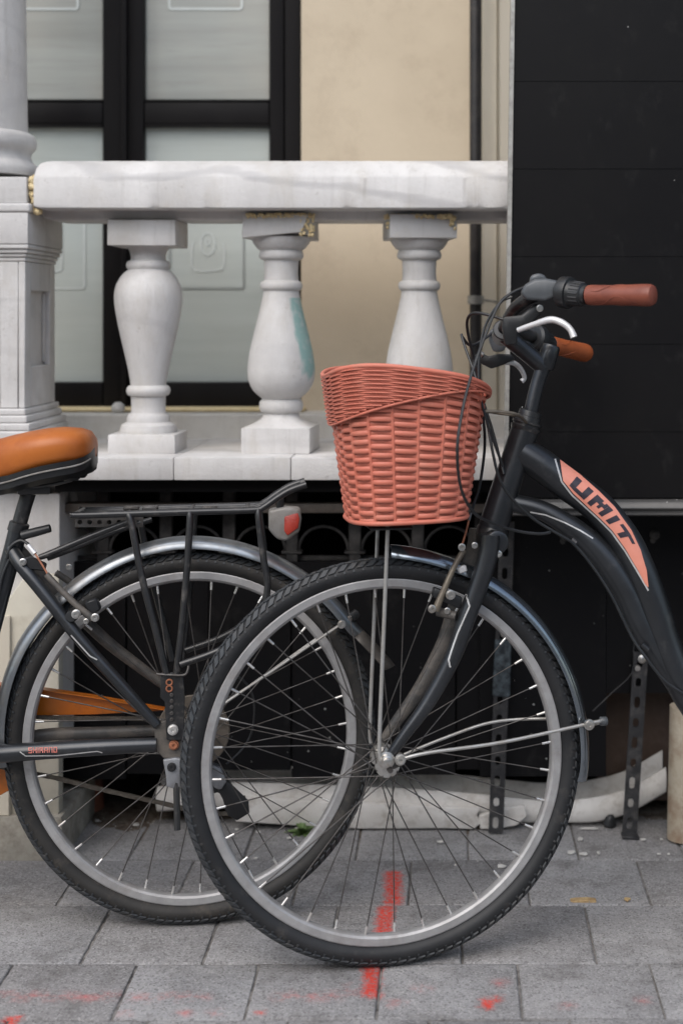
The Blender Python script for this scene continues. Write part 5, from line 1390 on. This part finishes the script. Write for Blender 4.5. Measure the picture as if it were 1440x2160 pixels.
# rear brake
b('brake_arm', tb([(98, 1212, .050), (130, 1246, .056), (165, 1280, .060), (196, 1306, .060)], [.006, .0056, .0060, .0075], 10, 5), 'charcoal_dusty')
b('brake_arm', tb([(118, 1208, -.030), (160, 1238, -.04), (200, 1280, -.05)], .006, 10, 4), 'charcoal_dusty')
b('brake_wire', tb([(62, 1150, .03), (74, 1168, .035), (88, 1190, .045), (100, 1210, .05)], .0018, 8, 4), 'orange_rust')
b('wire_noodle', tb([(14, 1178, .02), (24, 1152, .022), (44, 1140, .024), (60, 1148, .028)], .003, 8, 5), 'black_plastic')
b('wire_noodle', tb([(59, 1150, .03), (74, 1168, .034)], .0048, 10, 1), 'lever_silver')
for bx, by, ww, rr_ in ((161, 1295, .066, .0085), (201, 1302, .068, .0075), (49, 1185, .040, .0065), (146, 1196, -.02, .006), (182, 1310, .06, .005)):
    b('brake_bolt', bolt(FB.at(bx, by, ww), -FB.y, rr_, .009), 'chrome')
b('brake_pad', bevelled(prism([FB.at(x_, y_, .030) for x_, y_ in ((180, 1268), (206, 1258), (216, 1282), (192, 1300))], -FB.y * .022), .003, 1), 'black_plastic')
b('brake_boss', tube([FB.at(150, 1300, .045), FB.at(150, 1300, .062)], .010, 12, 1), 'black_metal')
b('rack_stay_plate', bevelled(prism([FB.at(x_, y_, .030) for x_, y_ in ((48, 1178), (66, 1172), (100, 1188), (96, 1204), (64, 1200))], -FB.y * .010), .002, 1), 'black_metal')
b('cable', tb([(20, 1180, .02), (4, 1220, .022), (-8, 1290, .022), (-30, 1370, .022)], .0026, 8, 4), 'black_plastic')

# ---- the rest of it, outside the picture to the left
bbB = FB.at(-100, 1600)
hubB2 = hubB - FB.u * 1.06; hubB2.z = RB * FB.v.z
make_wheel(B, FB.M(hubB2), RB, 'front_wheel', 'rubber', .062)
hd0 = hubB2 + FB.u * .10 + FB.v * .42; hd1 = hd0 + FB.u * .055 + FB.v * .18
b('head_tube', tube([hd0, hd1], .022, 18, 1), CP)
b('down_tube', tube([hd0 + FB.v * .03, (hd0 + bbB) / 2 - FB.v * .03, bbB], .022, 18, 5), CP)
b('top_tube', tube([hd1 - FB.v * .03, (hd1 + FB.at(-20, 1330)) / 2 - FB.v * .05, FB.at(-20, 1330)], .016, 16, 5), CP)
b('bottom_bracket', lathe([(-.036, .02), (-.036, .022), (.036, .022), (.036, .02)], bbB, FB.y, 20), 'black_metal')
for s in (-1, 1):
    b('fork_blade', tube([hd0 - FB.y * (.052 * s), hubB2 + FB.u * .06 + FB.v * .2 - FB.y * (.052 * s), hubB2 - FB.y * (.050 * s)], [.015, .013, .008], 14, 5), CP)
    e_ = bbB - FB.y * (.07 * s) - FB.u * .04 + FB.v * (.155 * s)
    b('crank', tube([bbB - FB.y * (.055 * s), e_], [.013, .010], 10, 1), 'black_metal')
    b('pedal', bevelled(xform(box(-.045, .045, -.09, 0, -.012, .012), FB.M(e_ - FB.y * (.005 if s > 0 else -.095))), .004, 1), 'black_plastic')
b('fork_crown', tube([hd0 - FB.y * .058, hd0 + FB.y * .058], .018, 12, 1), CP)
st_t = hd1 + FB.u * .04 + FB.v * .12
b('stem', tube([hd1, st_t, st_t - FB.u * .06 + FB.v * .03], [.0125, .0135, .0140], 14, 3), 'black_metal')
bc0 = st_t - FB.u * .06 + FB.v * .03
b('handlebar', tube([bc0 + FB.u * .16 - FB.y * .26 + FB.v * .05, bc0 + FB.u * .05 - FB.y * .20 + FB.v * .05, bc0 - FB.y * .05, bc0 + FB.y * .05, bc0 + FB.u * .05 + FB.y * .20 + FB.v * .05, bc0 + FB.u * .16 + FB.y * .26 + FB.v * .05], .0112, 12, 5), 'black_metal')
for s in (-1, 1): b('grip', tube([bc0 + FB.u * .05 - FB.y * (.20 * s) + FB.v * .05, bc0 + FB.u * .165 - FB.y * (.262 * s) + FB.v * .05], .0165, 18, 1), 'grip_tan')

# ================================================================== SMALL THINGS
def leafy(c, n_, L, seed):
    q = random.Random(seed); V, Fs = [], []
    for i in range(n_):
        a = q.uniform(0, 2 * math.pi); el_ = q.uniform(.25, 1.1); ll = L * q.uniform(.6, 1.1); wd = ll * .16
        d = Vector((math.cos(a) * math.cos(el_), math.sin(a) * math.cos(el_), math.sin(el_))); s_ = d.cross(Vector((0, 0, 1))).normalized()
        k = len(V)
        for t, ww in ((0, .3), (.35, 1), (.7, .8), (1, .05)):
            p = c + d * (ll * t) - Vector((0, 0, ll * .45 * t * t))
            V += [p - s_ * (wd * ww), p + Vector((0, 0, -wd * .25 * ww)), p + s_ * (wd * ww)]
        for r_ in range(3):
            for s in range(2): Fs.append((k + r_ * 3 + s, k + r_ * 3 + s + 1, k + r_ * 3 + s + 4, k + r_ * 3 + s + 3))
    return V, Fs
wz = 3.06
wd_ = empty('weed', (PX(640, wz), wz, -.004), 'small green weed sprouting from a paving joint behind the wheels', 'plant')
build('foliage', leafy(Vector((PX(640, wz), wz, .0)), 40, .046, 4), 'leaf_green', wd_)
build('stem', tube([Vector((PX(640, wz), wz, -.008)), Vector((PX(640, wz) + .003, wz, .02))], .0018, 6, 1), 'leaf_green', wd_)
def flake(px, py, sx, sy, seed, h=.003):
    q = random.Random(seed); Zg = GZ(py); c = Vector((PX(px, Zg), Zg, .0022)); n_ = 7; pts = []
    for i in range(n_):
        a = 2 * math.pi * i / n_ + q.uniform(-.3, .3); pts.append(c + Vector((math.cos(a) * sx * q.uniform(.6, 1.1), math.sin(a) * sy * q.uniform(.6, 1.1), q.uniform(0, .001))))
    return bevelled(prism(pts, Vector((0, 0, h))), h * .25, 1)
ob = build('dry_leaf', bevelled(prism([P(x_, y_, GZ(1905)) for x_, y_ in ((1202, 1903), (1216, 1901), (1240, 1900), (1257, 1902), (1258, 1905), (1240, 1908), (1214, 1908))], Vector((0, .014, .001))), .001, 1), 'dry_leaf')
tag(ob, 'long dry straw-coloured leaf lying in a paving joint at right', 'leaf')
ob = build('wood_chip', flake(1322, 1903, .008, .008, 5, .004), 'dry_leaf'); tag(ob, 'small tan wood chip lying right of the dry leaf', 'chip')
FL = [(1204, 1803, .011, .010), (1228, 1806, .012, .009), (1262, 1804, .004, .008), (1240, 1752, .022, .004), (1224, 1775, .006, .012), (1057, 1832, .010, .010), (1356, 1776, .008, .005), (1395, 1775, .004, .003),
      (930, 1780, .009, .007), (626, 1752, .006, .004), (1140, 1752, .012, .006), (545, 1760, .008, .005), (500, 1754, .006, .004), (286, 1744, .009, .008), (175, 1738, .006, .004), (205, 1736, .005, .004), (610, 1772, .006, .005), (540, 1815, .005, .004), (1390, 1806, .005, .003), (1410, 1806, .004, .003), (960, 1830, .003, .003)]
for i, (x_, y_, a_, b_) in enumerate(FL):
    ob = build('paint_flake', flake(x_, y_, a_, b_, i + 20), 'flake_white')
    tag(ob, 'chip of flaked white paint lying on the dirty paving by the wall', 'paint flake', 'flakes of white paint on the paving')
# grit swept against the wall and into the joints
q = random.Random(8); V, Fs = [], []
for i in range(1300):
    if q.random() < .72: x_, y_ = q.uniform(-1.1, .75), 3.145 - abs(q.gauss(0, .06))
    else: x_, y_ = q.uniform(-1.1, .75), q.choice([2.911, 2.911, 2.687]) + q.gauss(0, .02)
    r_ = q.uniform(.0006, .0022); k = len(V)
    z_ = .0018
    for d in ((1, 0, 0), (-1, 0, 0), (0, 1, 0), (0, -1, 0), (0, 0, 1), (0, 0, -1)):
        V.append(Vector((x_, y_, z_)) + Vector(d) * r_ * q.uniform(.6, 1.3))
    Fs += [(k + a, k + b_, k + c) for a, b_, c in ((0, 2, 4), (2, 1, 4), (1, 3, 4), (3, 0, 4), (2, 0, 5), (1, 2, 5), (3, 1, 5), (0, 3, 5))]
gt = build('grit', (V, Fs), 'grit_grey', smooth=False); tag(gt, 'fine pale grit swept into the paving joints', 'grit', kind='stuff')
c = P(1284, 1736, 3.10); c.z = .004
ob = build('rubber_cap', lathe([(0, .014), (.004, .0155), (.012, .012), (.018, .010), (.024, .005), (.025, .001)], c, Vector((.15, -.2, 1)), 18), 'black_plastic')
tag(ob, 'small black rubber cap lying at the foot of the gutter', 'rubber cap')
c = P(249, 884, 3.37)
q = random.Random(2)
vf = lathe([(.0, .008), (.003, .013), (.010, .0165), (.018, .015), (.024, .008), (.0255, .001)], Vector((PX(249, 3.38), 3.38, PH(872, 3.36))), seg=14)
vf = ([p + Vector((q.uniform(-1, 1), q.uniform(-1, 1), q.uniform(-1, 1))) * .0012 for p in vf[0]], vf[1])
ob = build('foam_ball', vf, 'flake_white'); tag(ob, 'white lump lying on the step behind the first baluster', 'lump')
